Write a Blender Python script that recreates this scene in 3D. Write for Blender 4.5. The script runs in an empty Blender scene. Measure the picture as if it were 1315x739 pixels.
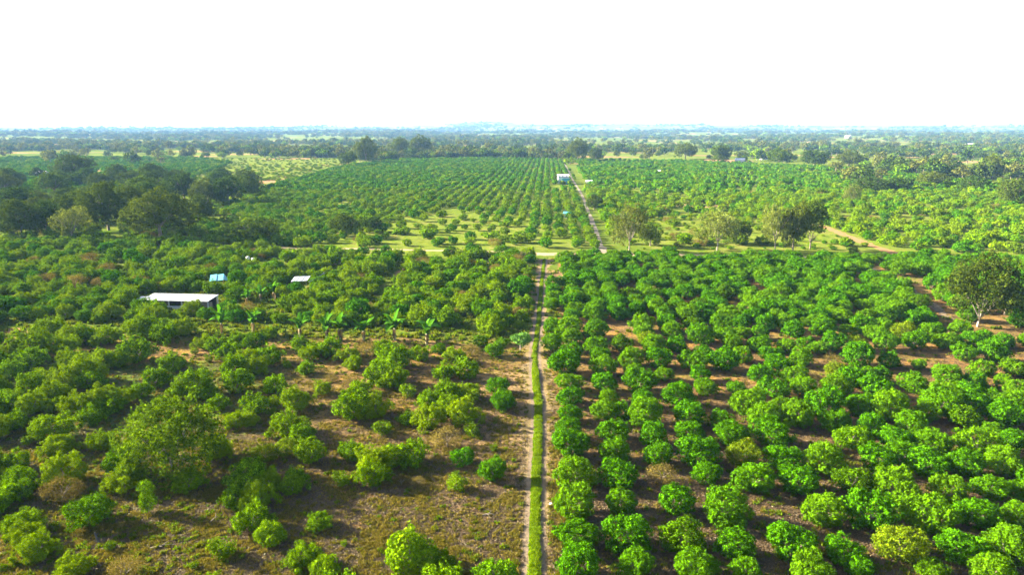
import bpy, math, random
import numpy as np
from mathutils import Vector, Matrix, noise as mnoise

scene = bpy.context.scene
COL = scene.collection
R = math.radians
rnd = random.Random(7)
rng = np.random.default_rng(7)

# ------------------------------------------------------------------ camera, sky, sun, exposure
PW, PH, F = 1315.0, 739.0, 877.0
CAMH, PITCH, YAW = 38.0, R(13.06), R(2.9)
cam_d = bpy.data.cameras.new("camera")
cam = bpy.data.objects.new("camera", cam_d)
COL.objects.link(cam)
cam.location = (0, 0, CAMH)
cam.rotation_euler = (R(90) - PITCH, 0, YAW)
cam_d.sensor_width = 36.0
cam_d.lens = F / PW * 36.0
cam_d.clip_start = 0.5
cam_d.clip_end = 60000
scene.camera = cam

SUN_EL = R(21)
SUN_DIR = Vector((-math.cos(R(14)) * math.cos(SUN_EL), math.sin(R(14)) * math.cos(SUN_EL), math.sin(SUN_EL)))
world = bpy.data.worlds.new("World")
scene.world = world
world.use_nodes = True
wn = world.node_tree
wn.nodes.clear()
sky = wn.nodes.new("ShaderNodeTexSky")
sky.sky_type = 'NISHITA'
sky.sun_disc = False
sky.sun_elevation = SUN_EL
sky.sun_rotation = math.atan2(SUN_DIR.x, SUN_DIR.y)
sky.altitude = 300
sky.air_density = 1.0
sky.dust_density = 4.0
sky.ozone_density = 1.0
bg = wn.nodes.new("ShaderNodeBackground")
bg.inputs[1].default_value = 0.05
sky.air_density = 0.8
wo = wn.nodes.new("ShaderNodeOutputWorld")
wn.links.new(sky.outputs[0], bg.inputs[0])
# thin white haze low in the sky all the way round, thinning out evenly towards the zenith
tc = wn.nodes.new("ShaderNodeTexCoord"); sx = wn.nodes.new("ShaderNodeSeparateXYZ")
wn.links.new(tc.outputs['Generated'], sx.inputs[0])
mr = wn.nodes.new("ShaderNodeMapRange"); mr.interpolation_type = 'SMOOTHSTEP'
mr.inputs[1].default_value = 0.17; mr.inputs[2].default_value = 0.40; mr.inputs[3].default_value = 0.113; mr.inputs[4].default_value = 0.0
wn.links.new(sx.outputs[2], mr.inputs[0])
veil = wn.nodes.new("ShaderNodeBackground"); veil.inputs[0].default_value = (1.0, 1.0, 1.0, 1)
wn.links.new(mr.outputs[0], veil.inputs[1])
ad = wn.nodes.new("ShaderNodeAddShader")
wn.links.new(bg.outputs[0], ad.inputs[0]); wn.links.new(veil.outputs[0], ad.inputs[1]); wn.links.new(ad.outputs[0], wo.inputs[0])

sun_d = bpy.data.lights.new("sun", 'SUN')
sun_d.energy = 5.0
sun_d.angle = R(0.6)
sun_d.color = (1.0, 0.88, 0.66)
sun = bpy.data.objects.new("sun", sun_d)
COL.objects.link(sun)
sun.rotation_euler = SUN_DIR.to_track_quat('Z', 'Y').to_euler()

scene.view_settings.view_transform = 'Standard'
scene.view_settings.look = 'None'
scene.view_settings.exposure = 3.25
scene.view_settings.gamma = 1.0
scene.cycles.max_bounces = 6
scene.cycles.diffuse_bounces = 3
scene.cycles.transmission_bounces = 3
scene.cycles.transparent_max_bounces = 8
scene.cycles.volume_bounces = 1

# ------------------------------------------------------------------ placing by direction
CM = cam.rotation_euler.to_matrix()

def ground_at(px, py, z=0.0):
    d = CM @ Vector(((px - PW / 2) / F, (PH / 2 - py) / F, -1.0))
    t = (z - CAMH) / d.z
    return Vector((d.x * t, d.y * t, z)), t          # t = distance along the optical axis

def to_px(x, y, z=0.0):
    v = CM.transposed() @ Vector((x, y, z - CAMH))
    if v.z > -1: return None
    return (PW / 2 + F * v.x / -v.z, PH / 2 - F * v.y / -v.z)

# ------------------------------------------------------------------ terrain height
def smooth(a, b, x):
    t = min(1, max(0, (x - a) / (b - a)))
    return t * t * (3 - 2 * t)

def height(x, y):
    d = math.hypot(x, y)
    if d < 1500: return 0.0
    a = math.atan2(x, y)
    h = smooth(1800, 4200, d) * (14 + 18 * mnoise.noise(Vector((x / 900, y / 900, 3.1))) + 7 * mnoise.noise(Vector((x / 300, y / 300, 7.1))))
    # a higher range of hills far off, a little left of centre and right of it
    g = math.exp(-((a + 0.03) / 0.22) ** 2) + 0.3 * math.exp(-((a - 0.45) / 0.3) ** 2)
    h += smooth(5200, 7600, d) * (45 + 60 * g) * (0.75 + 0.5 * mnoise.noise(Vector((x / 1300, y / 1300, 11.3)))) 
    h += smooth(5200, 7600, d) * 10 * mnoise.noise(Vector((x / 350, y / 350, 1.3)))
    return max(0.0, h)

# ------------------------------------------------------------------ materials
class NT:
    def __init__(s, name):
        s.m = bpy.data.materials.new(name); s.m.use_nodes = True
        s.t = s.m.node_tree; s.t.nodes.clear()
        s.out = s.t.nodes.new("ShaderNodeOutputMaterial")
    def n(s, typ, **kw):
        n = s.t.nodes.new(typ)
        for k, v in kw.items():
            if k.startswith("i_"):
                key = k[2:]
                key = int(key) if key.isdigit() else key.replace("_", " ")
                if isinstance(v, bpy.types.NodeSocket): s.t.links.new(v, n.inputs[key])
                else: n.inputs[key].default_value = v
            else: setattr(n, k, v)
        return n
    def mix(s, fac, a, b, mode='MIX'):
        n = s.t.nodes.new("ShaderNodeMix"); n.data_type = 'RGBA'; n.blend_type = mode
        for idx, v in ((0, fac), (6, a), (7, b)):
            if isinstance(v, bpy.types.NodeSocket): s.t.links.new(v, n.inputs[idx])
            else: n.inputs[idx].default_value = v if idx == 0 else (*v, 1) if len(v) == 3 else v
        return n.outputs[2]
    def noise(s, vec, scale, detail=4, rough=0.6):
        return s.n("ShaderNodeTexNoise", i_Vector=vec, i_Scale=scale, i_Detail=detail, i_Roughness=rough).outputs[0]
    def ramp(s, fac, lo, hi):
        n = s.n("ShaderNodeMapRange", i_0=fac, i_1=lo, i_2=hi, interpolation_type='SMOOTHSTEP')
        return n.outputs[0]
    def math(s, op, a, b=0.5):
        return s.n("ShaderNodeMath", operation=op, i_0=a, i_1=b).outputs[0]
    def surf(s, sh): s.t.links.new(sh, s.out.inputs[0]); return s.m

def leaf_mat(name, dark, light, third=None, trans=0.14, rough=0.5, gloss=0.0):
    t = NT(name)
    att = t.n("ShaderNodeAttribute", attribute_name="tint").outputs[2]
    oi = t.n("ShaderNodeObjectInfo")
    c = t.mix(att, dark, light)
    if third: c = t.mix(t.ramp(oi.outputs[5], 0.25, 1.0), c, t.mix(0.75, c, third))
    hv = t.n("ShaderNodeHueSaturation", i_4=c, i_2=t.n("ShaderNodeMapRange", i_0=oi.outputs[5], i_3=1.22, i_4=0.72).outputs[0]).outputs[0]
    d = t.n("ShaderNodeBsdfDiffuse", i_0=hv)
    tc = t.mix(1.0, hv, (1.3, 1.25, 0.5), 'MULTIPLY')
    tr = t.n("ShaderNodeBsdfTranslucent", i_0=tc)
    m = t.n("ShaderNodeMixShader", i_0=trans, i_1=d.outputs[0], i_2=tr.outputs[0])
    g = t.n("ShaderNodeBsdfGlossy", i_0=(0.9, 1.0, 0.7, 1), i_Roughness=rough)
    m2 = t.n("ShaderNodeMixShader", i_0=gloss, i_1=m.outputs[0], i_2=g.outputs[0])
    return t.surf(m2.outputs[0])

def plain(name, col, rough=0.8, var=0.25, scale=2.0, bump=0.0, metal=0.0):
    t = NT(name)
    pos = t.n("ShaderNodeNewGeometry").outputs[0]
    f = t.noise(pos, scale, 5)
    c = t.mix(t.ramp(f, 0.3, 0.7), tuple(v * (1 - var) for v in col), tuple(min(1, v * (1 + var)) for v in col))
    p = t.n("ShaderNodeBsdfPrincipled", i_Base_Color=c, i_Roughness=rough, i_Metallic=metal)
    if bump:
        b = t.n("ShaderNodeBump", i_Strength=bump, i_Height=f, i_Distance=0.05)
        t.t.links.new(b.outputs[0], p.inputs["Normal"])
    return t.surf(p.outputs[0])

M = {}
M['citrus'] = leaf_mat("citrus_leaves", (0.006, 0.028, 0.0003), (0.088, 0.270, 0.002), (0.115, 0.25, 0.003))
M['citrus_yellow'] = leaf_mat("yellowing_citrus_leaves", (0.035, 0.075, 0.002), (0.20, 0.27, 0.006))
M['shrub'] = leaf_mat("orchard_shrub_leaves", (0.012, 0.036, 0.0005), (0.190, 0.350, 0.002), (0.20, 0.30, 0.003))
M['wispy'] = leaf_mat("sapling_leaves", (0.05, 0.10, 0.002), (0.16, 0.26, 0.004))
M['dry'] = leaf_mat("dry_leaves", (0.07, 0.06, 0.015), (0.22, 0.17, 0.045), trans=0.2)
M['vine'] = leaf_mat("vine_leaves", (0.05, 0.11, 0.001), (0.21, 0.34, 0.003))
M['olive'] = leaf_mat("olive_tree_leaves", (0.018, 0.042, 0.003), (0.100, 0.150, 0.008), (0.10, 0.13, 0.012))
M['dark'] = leaf_mat("dark_tree_leaves", (0.012, 0.032, 0.004), (0.065, 0.115, 0.010), (0.08, 0.12, 0.011))
M['pale'] = leaf_mat("pale_tree_leaves", (0.05, 0.07, 0.015), (0.18, 0.215, 0.04), trans=0.25)
M['mint'] = leaf_mat("pale_green_leaves", (0.05, 0.13, 0.02), (0.17, 0.33, 0.06))
M['rust'] = leaf_mat("russet_tree_leaves", (0.045, 0.06, 0.012), (0.19, 0.20, 0.035), trans=0.2)
M['banana'] = leaf_mat("banana_leaf", (0.025, 0.09, 0.004), (0.085, 0.23, 0.015), trans=0.3, gloss=0.0, rough=0.4)
M['banana_dry'] = leaf_mat("dry_banana_leaf", (0.06, 0.04, 0.02), (0.18, 0.13, 0.07), trans=0.15)
M['grass'] = leaf_mat("track_grass", (0.05, 0.11, 0.002), (0.20, 0.30, 0.004), trans=0.3)
M['tuft'] = leaf_mat("tuft_grass", (0.06, 0.055, 0.008), (0.21, 0.165, 0.04), (0.15, 0.15, 0.02), trans=0.25)
M['litter'] = leaf_mat("leaf_litter", (0.04, 0.028, 0.018), (0.17, 0.115, 0.06), trans=0.0, gloss=0.02)
M['weed'] = leaf_mat("weeds", (0.03, 0.06, 0.003), (0.11, 0.17, 0.006), (0.14, 0.15, 0.012), trans=0.3)
M['bark'] = plain("bark", (0.15, 0.12, 0.085), 0.9, 0.4, 6, 0.5)
M['pale_bark'] = plain("pale_bark", (0.22, 0.19, 0.14), 0.85, 0.3, 3, 0.4)
M['white_roof'] = plain("white_painted_sheet", (0.50, 0.50, 0.50), 0.6, 0.16, 1.5)
M['white'] = plain("whitewash", (0.42, 0.42, 0.41), 0.85, 0.12, 2)
M['teal'] = plain("teal_paint", (0.04, 0.26, 0.28), 0.7, 0.12, 2)
M['cyan_sheet'] = plain("cyan_sheet", (0.07, 0.30, 0.38), 0.45, 0.12, 2)
M['grey_sheet'] = plain("weathered_sheet", (0.20, 0.22, 0.24), 0.45, 0.25, 2)
M['darkin'] = plain("dark_wood_and_shade", (0.06, 0.055, 0.05), 0.9, 0.3, 3)  # dark wood tone; on the shed wall it also holds painted-in shade
M['rust_roof'] = plain("clay_roof", (0.36, 0.17, 0.10), 0.85, 0.25, 1.0)
M['glass'] = plain("window_glass", (0.03, 0.05, 0.06), 0.1, 0.1, 1)
M['timber'] = plain("timber_post", (0.22, 0.17, 0.12), 0.9, 0.3, 5)
M['wire'] = plain("wire", (0.45, 0.46, 0.48), 0.4, 0.1, 5)
M['bag'] = plain("plastic_bag", (0.8, 0.8, 0.82), 0.4, 0.05, 8)

# soil, sand and road sheets
def soil(name, a, b, c, sc=1.0):
    t = NT(name)
    pos = t.n("ShaderNodeNewGeometry").outputs[0]
    f1 = t.noise(pos, 0.25 * sc, 6, 0.65); f2 = t.noise(pos, 2.2 * sc, 6, 0.7)
    col = t.mix(t.ramp(f1, 0.38, 0.62), a, b)
    col = t.mix(t.ramp(f2, 0.42, 0.68), col, c)
    p = t.n("ShaderNodeBsdfDiffuse", i_0=col)
    b_ = t.n("ShaderNodeBump", i_Strength=0.5, i_Height=f2, i_Distance=0.12)
    t.t.links.new(b_.outputs[0], p.inputs["Normal"])
    return t.surf(p.outputs[0])
M['sand'] = soil("sandy_road", (0.30, 0.235, 0.15), (0.25, 0.195, 0.12), (0.20, 0.16, 0.09))
M['rut'] = soil("worn_rut", (0.151, 0.115, 0.0792), (0.122, 0.097, 0.0648), (0.187, 0.144, 0.1008), 1.5)
M['concrete'] = soil("concrete_strip", (0.194, 0.173, 0.1368), (0.158, 0.144, 0.1080), (0.137, 0.122, 0.0792))
M['orange'] = soil("orange_dirt", (0.245, 0.137, 0.0576), (0.202, 0.122, 0.0576), (0.180, 0.130, 0.0648))

# the ground: cover attribute R = green grass, G = straw/dry light grass, B = bare orange soil
t = NT("orchard_ground")
pos = t.n("ShaderNodeNewGeometry").outputs[0]
cov = t.n("ShaderNodeSeparateColor", i_0=t.n("ShaderNodeAttribute", attribute_name="cover").outputs[0])
big = t.noise(pos, 0.035, 5, 0.6); mid = t.noise(pos, 0.33, 6, 0.7); fine = t.noise(pos, 2.6, 7, 0.75); mid2 = t.noise(pos, 0.12, 4, 0.6)
vf = t.noise(pos, 9.0, 4, 0.7)
base = t.mix(t.ramp(fine, 0.36, 0.64), (0.098, 0.060, 0.0301), (0.198, 0.121, 0.0496))
base = t.mix(t.ramp(mid, 0.45, 0.62), base, t.mix(t.ramp(fine, 0.4, 0.6), (0.204, 0.102, 0.0272), (0.273, 0.156, 0.0401)))
base = t.mix(t.math('MULTIPLY', t.ramp(mid2, 0.45, 0.6), t.ramp(fine, 0.42, 0.56)), base, (0.114, 0.102, 0.0130))
green = t.mix(t.ramp(fine, 0.35, 0.65), (0.034, 0.068, 0.0054), (0.102, 0.150, 0.0136))
green = t.mix(t.ramp(mid, 0.52, 0.7), green, (0.163, 0.150, 0.0340))
straw = t.mix(t.ramp(mid, 0.38, 0.62), (0.12, 0.155, 0.018), (0.065, 0.11, 0.007))
straw = t.mix(t.math('MULTIPLY', t.ramp(mid2, 0.5, 0.7), t.ramp(fine, .3, .7)), straw, (0.20, 0.155, 0.06))
orange = t.mix(t.ramp(mid, 0.4, 0.6), (0.29, 0.175, 0.085), (0.19, 0.13, 0.065))
def patch(ch, amt=0.55):
    v = t.math('ADD', cov.outputs[ch], t.math('MULTIPLY', t.math('SUBTRACT', mid, 0.5), amt * 2))
    return t.ramp(v, 0.35, 0.65)
c = t.mix(patch(0), base, green)
c = t.mix(patch(1, 0.4), c, straw)
c = t.mix(patch(2), c, orange)
c = t.mix(t.ramp(big, 0.3, 0.75), c, t.mix(0.35, c, (0.10, 0.09, 0.03)))
p = t.n("ShaderNodeBsdfDiffuse", i_0=c)
hgt = t.math('ADD', fine, t.math('MULTIPLY', vf, 0.5))
b_ = t.n("ShaderNodeBump", i_Strength=0.9, i_Height=hgt, i_Distance=0.15)
t.t.links.new(b_.outputs[0], p.inputs["Normal"])
M['ground'] = t.surf(p.outputs[0])

# ------------------------------------------------------------------ mesh helpers
def mesh_np(name, V, Fc, mats, tint=None, midx=None, k=4, smoothf=False):
    me = bpy.data.meshes.new(name)
    V = np.asarray(V, dtype=np.float32); Fc = np.asarray(Fc, dtype=np.int32)
    me.vertices.add(len(V)); me.vertices.foreach_set("co", V.ravel())
    me.loops.add(Fc.size); me.loops.foreach_set("vertex_index", Fc.ravel())
    me.polygons.add(len(Fc)); me.polygons.foreach_set("loop_start", np.arange(0, Fc.size, k, dtype=np.int32))
    if midx is not None: me.polygons.foreach_set("material_index", np.asarray(midx, dtype=np.int32))
    if smoothf: me.polygons.foreach_set("use_smooth", np.ones(len(Fc), dtype=bool))
    me.update(calc_edges=True)
    for m in mats: me.materials.append(m)
    if tint is not None:
        a = me.attributes.new("tint", 'FLOAT', 'POINT'); a.data.foreach_set("value", np.asarray(tint, dtype=np.float32))
    return me

def link(name, me, parent=None, loc=None, **props):
    o = bpy.data.objects.new(name, me); COL.objects.link(o)
    if parent is not None: o.parent = parent
    if loc is not None: o.location = loc
    for k, v in props.items(): o[k] = v
    return o

def thing(name, label, cat, loc=(0, 0, 0), rz=0.0, sc=1.0, group=None):
    o = bpy.data.objects.new(name, None); COL.objects.link(o)
    o.empty_display_size = 0.3
    o.location = loc; o.rotation_euler = (0, 0, rz)
    o.scale = (sc, sc, sc) if not isinstance(sc, tuple) else sc
    o['label'] = label; o['category'] = cat
    if group: o['group'] = group
    return o

class MB:
    def __init__(s): s.v = []; s.f = []
    def box(s, x0, x1, y0, y1, z0, z1):
        b = len(s.v)
        s.v += [(x0,y0,z0),(x1,y0,z0),(x1,y1,z0),(x0,y1,z0),(x0,y0,z1),(x1,y0,z1),(x1,y1,z1),(x0,y1,z1)]
        s.f += [(b,b+3,b+2,b+1),(b+4,b+5,b+6,b+7),(b,b+1,b+5,b+4),(b+1,b+2,b+6,b+5),(b+2,b+3,b+7,b+6),(b+3,b,b+4,b+7)]
        return s
    def slab(s, p0, p1, p2, p3, th):
        """four corners of the top, counter-clockwise; thickness downwards"""
        b = len(s.v)
        s.v += [tuple(p) for p in (p0, p1, p2, p3)] + [(p[0], p[1], p[2] - th) for p in (p0, p1, p2, p3)]
        s.f += [(b,b+1,b+2,b+3),(b+7,b+6,b+5,b+4),(b,b+4,b+5,b+1),(b+1,b+5,b+6,b+2),(b+2,b+6,b+7,b+3),(b+3,b+7,b+4,b)]
        return s
    def tube(s, pts, rad, n=6, cap=True):
        base = len(s.v); m = len(pts)
        for i, p in enumerate(pts):
            p = Vector(p)
            d = (Vector(pts[min(i+1, m-1)]) - Vector(pts[max(i-1, 0)])).normalized()
            a = d.orthogonal().normalized() if abs(d.z) > 0.99 else d.cross(Vector((0, 0, 1))).normalized()
            bb = d.cross(a)
            r = rad[i] if isinstance(rad, (list, tuple)) else rad
            for j in range(n):
                an = 2 * math.pi * j / n
                s.v.append(tuple(p + a * math.cos(an) * r + bb * math.sin(an) * r))
        for i in range(m - 1):
            for j in range(n):
                k = (j + 1) % n
                s.f.append((base+i*n+j, base+i*n+k, base+(i+1)*n+k, base+(i+1)*n+j))
        if cap: s.f.append(tuple(base + (m-1)*n + j for j in range(n)))
        return s
    def mesh(s, name, mat, sm=False):
        me = bpy.data.meshes.new(name); me.from_pydata(s.v, [], s.f); me.materials.append(mat)
        if sm: me.polygons.foreach_set("use_smooth", [True] * len(me.polygons))
        me.update(); return me
    def build(s, name, mat, parent=None, sm=False, **kw): return link(name, s.mesh(name, mat, sm), parent, **kw)

# ------------------------------------------------------------------ foliage
def leaves_at(P, N, size, per, spread, r, aspect=0.5, flat=0.75):
    """P: shoot positions, N: outward directions; every shoot carries `per` leaves. Returns V, F, tint"""
    n = len(P); P = np.repeat(P, per, 0); N = np.repeat(N, per, 0); k = len(P)
    P = P + r.normal(0, spread, (k, 3))
    nn = N + r.normal(0, flat, (k, 3)); nn /= np.linalg.norm(nn, axis=1, keepdims=True) + 1e-9
    a = r.normal(0, 1, (k, 3)); u = np.cross(nn, a); u /= np.linalg.norm(u, axis=1, keepdims=True) + 1e-9
    w = np.cross(nn, u)
    L = (size * r.uniform(0.65, 1.35, k))[:, None]; W = L * aspect
    droop = -0.12 * L * nn
    V = np.stack([P - u * L * .5, P + w * W * .5 - droop * .6, P + u * L * .5 + droop, P - w * W * .5 - droop * .6], 1).reshape(-1, 3)
    Fc = np.arange(4 * k).reshape(-1, 4)
    sh = (np.repeat(r.uniform(0.0, 1.0, n), per) * 0.6 + r.uniform(0, 0.4, k)) ** 1.5
    return V, Fc, np.repeat(sh, 4)

def blob_shoots(blobs, n, r, inner=0.12, zmin=0.03, core=None):
    """points on the outside of a union of blobs (cx,cy,cz,rx,rz)"""
    B = np.array(blobs); area = B[:, 3] ** 2; pr = area / area.sum()
    P = []; N = []
    tot = 0
    while tot < n:
        idx = r.choice(len(B), n * 2, p=pr)
        d = r.normal(0, 1, (n * 2, 3)); d /= np.linalg.norm(d, axis=1, keepdims=True)
        b = B[idx]
        rr = 1 - np.abs(r.normal(0, inner, n * 2)); rr = np.clip(rr, 0.3, 1) + np.where(r.random(n*2) < .12, r.uniform(0, .16, n*2), 0)
        p = b[:, :3] + d * np.stack([b[:, 3], b[:, 3], b[:, 4]], 1) * rr[:, None]
        ok = p[:, 2] > zmin
        for q in B:
            e = (p - q[:3]) / np.array([q[3], q[3], q[4]])
            ok &= (np.einsum('ij,ij->i', e, e) > 0.62 ** 2)
        P.append(p[ok]); N.append(d[ok]); tot += ok.sum()
        if tot == 0: break
    return np.concatenate(P)[:n], np.concatenate(N)[:n]

def crown_mesh(name, mat, blobs, nshoot, per, size, seed, spread=0.05, aspect=0.5, flat=0.7, up=0.25, inner=0.12, tufts=0):
    r = np.random.default_rng(seed)
    P, N = blob_shoots(blobs, nshoot, r, inner)
    if tufts:                                    # leaves gather in tufts with hollows between them
        Cn = P[r.choice(len(P), tufts, replace=False)]
        d2 = ((P[:, None, :] - Cn[None]) ** 2).sum(2); k = d2.argmin(1)
        off = P - Cn[k]
        P = Cn[k] + off * 0.74 + N * (0.05 - 1.1 * np.clip(d2[np.arange(len(P)), k], 0, .05))[:, None] + N * r.uniform(-.04, .07, tufts)[k][:, None]
        N = N * 0.7 + off / (np.linalg.norm(off, axis=1, keepdims=True) + 1e-6) * 0.75
    N = N + np.array([0, 0, up])
    V, Fc, T = leaves_at(P, N, size, per, spread, r, aspect, flat)
    return mesh_np(name, V, Fc, [mat], T)

def dome_blobs(seed, nb, squat=0.8, rb=(0.28, 0.45), irregular=0.15, zc=0.62):
    """a citrus crown of radius ~1 that reaches nearly to the ground"""
    r = random.Random(seed); out = [(0, 0, zc, 0.72, 0.62 * squat)]
    for i in range(nb):
        a = r.uniform(0, 2 * math.pi) if i % 2 else 2 * math.pi * i / nb
        e = math.asin(r.uniform(-0.45, 0.98))
        rad = r.uniform(*rb); d = (1 - rad) * r.uniform(1 - irregular, 1 + irregular * .7)
        out.append((d * math.cos(a) * math.cos(e), d * math.sin(a) * math.cos(e), zc + d * math.sin(e) * 0.8 * squat, rad, rad * 0.85))
    return out

def shrub_blobs(seed):
    r = random.Random(seed); out = dome_blobs(seed, 9, 0.75, (0.22, 0.42), 0.35, .52)
    for _ in range(9):                                   # upright leafy shoots stand out of the crown
        a = r.uniform(0, 6.28); d = r.uniform(0.1, .8); hh = r.uniform(.95, 1.45) * (1 - .35 * d)
        out.append((d * math.cos(a), d * math.sin(a), hh, r.uniform(.10, .2), r.uniform(.18, .34)))
    for _ in range(3):                                   # low side branches break the round outline
        a = r.uniform(0, 6.28); d = r.uniform(.85, 1.12)
        out.append((d * math.cos(a), d * math.sin(a), r.uniform(.25, .6), r.uniform(.14, .24), r.uniform(.14, .24)))
    return out

def trunk_mesh(name, mat, seed, h=0.5, r0=0.06, spread=0.6, nlimb=5, top=1.0, n=5):
    r = random.Random(seed); mb = MB()
    fx, fy = r.uniform(-.04, .04), r.uniform(-.04, .04)
    mb.tube([(0, 0, -0.05), (fx * .4, fy * .4, h * .5), (fx, fy, h)], [r0 * 1.25, r0, r0 * 0.8], n)
    for i in range(nlimb):
        a = 2 * math.pi * (i + r.uniform(-.3, .3)) / nlimb
        s = spread * r.uniform(.6, 1.05); t_ = top * r.uniform(.75, 1)
        p1 = (fx + math.cos(a) * s * .4, fy + math.sin(a) * s * .4, h + (t_ - h) * .45)
        p2 = (fx + math.cos(a) * s, fy + math.sin(a) * s, t_)
        mb.tube([(fx, fy, h * .9), p1, p2], [r0 * .6, r0 * .42, r0 * .12], n, cap=False)
        for q in range(2):
            b = a + r.uniform(-.9, .9)
            mb.tube([p1, (p1[0] + math.cos(b) * s * .4, p1[1] + math.sin(b) * s * .4, p1[2] + (t_ - h) * r.uniform(.2, .5))], [r0 * .3, r0 * .08], 4, cap=False)
    return mb.mesh(name, mat, True)

# crown libraries (unit: crown radius 1, standing on z = 0)
LIB = {}
def lib(key, mats, n, fn): LIB[key] = [fn(i, mats[i % len(mats)]) for i in range(n)]

lib('citrus', [M['citrus']], 8, lambda i, m: crown_mesh("citrus_crown", m, dome_blobs(100 + i, 17, 0.95, (0.22, 0.42), 0.22), 1450, 5, 0.094, 200 + i, 0.04, 0.5, 0.6, 0.3, 0.13, 130))
lib('citrus_yellow', [M['citrus_yellow']], 2, lambda i, m: crown_mesh("yellow_crown", m, dome_blobs(130 + i, 13, 0.9), 1150, 5, 0.085, 230 + i, 0.05, 0.5, 0.7, 0.3))
lib('shrub', [M['shrub']], 8, lambda i, m: crown_mesh("shrub_crown", m, shrub_blobs(150 + i), 1250, 5, 0.098, 250 + i, 0.042, 0.5, 0.6, 0.3, 0.16, 110))
lib('wispy', [M['wispy']], 3, lambda i, m: crown_mesh("sapling_crown", m, dome_blobs(170 + i, 8, 1.0, (0.2, 0.4), 0.5), 170, 5, 0.19, 270 + i, 0.10, 0.45, 0.8, 0.4, 0.3))
lib('dry', [M['dry']], 3, lambda i, m: crown_mesh("dry_crown", m, dome_blobs(180 + i, 10, 0.8, (0.22, 0.42), 0.4), 420, 5, 0.085, 280 + i, 0.09, 0.35, 0.9, 0.3, 0.3))
def vine_blobs(i):
    r = random.Random(190 + i); out = dome_blobs(190 + i, 9, 1.0, (0.25, 0.4), 0.25)
    for _ in range(5):
        a = r.uniform(0, 6.28); d = r.uniform(.2, .85); hh = r.uniform(1.0, 1.75) * (1 - d * .45)
        for k in range(4): out.append((d * math.cos(a) + r.uniform(-.04, .04), d * math.sin(a) + r.uniform(-.04, .04), hh * (.55 + .15 * k), .15 - .02 * k, .2))
    return out
lib('vine', [M['vine']], 3, lambda i, m: crown_mesh("vine_crown", m, vine_blobs(i), 1500, 5, 0.075, 290 + i, 0.03, 0.8, 0.6, 0.2, 0.1))
# cheap versions for the far rows
lib('citrus_mid', [M['citrus'], M['citrus'], M['shrub']], 6, lambda i, m: crown_mesh("mid_crown", m, dome_blobs(300 + i, 10, 0.9, (0.25, .45), .25), 420, 4, 0.15, 320 + i, 0.05, 0.6, 0.45, 0.3, 0.14, 50))
lib('shrub_mid', [M['shrub'], M['shrub'], M['shrub'], M['wispy']], 8, lambda i, m: crown_mesh("shrub_mid_crown", m, dome_blobs(340 + i, 10, 0.8, (0.2, .5), .45), 420, 4, 0.15, 360 + i, 0.05, 0.55, 0.45, 0.3, 0.18, 45))
lib('citrus_far', [M['citrus'], M['citrus'], M['shrub']], 4, lambda i, m: crown_mesh("far_crown", m, dome_blobs(380 + i, 7, 0.85, (0.3, .5), .25), 150, 3, 0.26, 390 + i, 0.08, 0.7, 0.4, 0.35))

def tree_blobs(seed, nb, flatz=0.62, base=0.75, rb=(0.2, 0.34), lowskirt=0.3):
    """crown of radius ~1, total tree height about base + flatz*1.0"""
    r = random.Random(seed); out = []
    for i in range(nb):
        a = r.uniform(0, 2 * math.pi); e = math.asin(r.uniform(-lowskirt, 1.0)); rad = r.uniform(*rb)
        d = (1 - rad) * r.uniform(.75, 1.08)
        out.append((d * math.cos(a) * math.cos(e), d * math.sin(a) * math.cos(e), base + d * math.sin(e) * flatz, rad, rad * .75))
    for i in range(nb // 3):
        a = r.uniform(0, 2 * math.pi); d = r.uniform(0, .5)
        out.append((d * math.cos(a), d * math.sin(a), base + r.uniform(0, .5) * flatz, .3, .25))
    return out

def big_crown(name, mat, seed, nb=30, nshoot=3000, size=0.05, flatz=.62, base=.75, sk=.3, flat=.7, inner=.15, per=4, rb=(0.16, 0.30)):
    return crown_mesh(name, mat, tree_blobs(seed, nb, flatz, base, rb, sk), nshoot, per, size, seed + 1, 0.025, 0.6, flat, 0.3, inner, nshoot // 16)

lib('olive', [M['olive']], 3, lambda i, m: big_crown("olive_crown", m, 500 + 7 * i, 34, 3000, .055, .64, .7, .7))
lib('dark', [M['dark']], 3, lambda i, m: big_crown("dark_crown", m, 530 + 7 * i, 32, 3000, .055, .62, .66, .85))
lib('pale', [M['pale']], 3, lambda i, m: big_crown("pale_crown", m, 560 + 7 * i, 38, 2100, .05, .85, .85, .75, .9, .3, 4, (0.14, .26)))
lib('tall', [M['dark']], 2, lambda i, m: big_crown("tall_crown", m, 580 + 7 * i, 26, 2400, .07, 1.25, 1.6, .8))
LIBT = {
    'citrus': [trunk_mesh("citrus_trunk", M['bark'], 600 + i, .28, .05, .55, 5, .85) for i in range(3)],
    'big': [trunk_mesh("big_trunk", M['bark'], 610 + i, .38, .045, .75, 7, 1.05, 7) for i in range(2)],
    'bigpale': [trunk_mesh("white_trunk", M['pale_bark'], 630 + i, .22, .026, .62, 8, .95, 7) for i in range(2)],
    'pale': [trunk_mesh("pale_trunk", M['pale_bark'], 620 + i, .34, .03, .7, 8, 1.35, 7) for i in range(2)],
}
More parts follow.
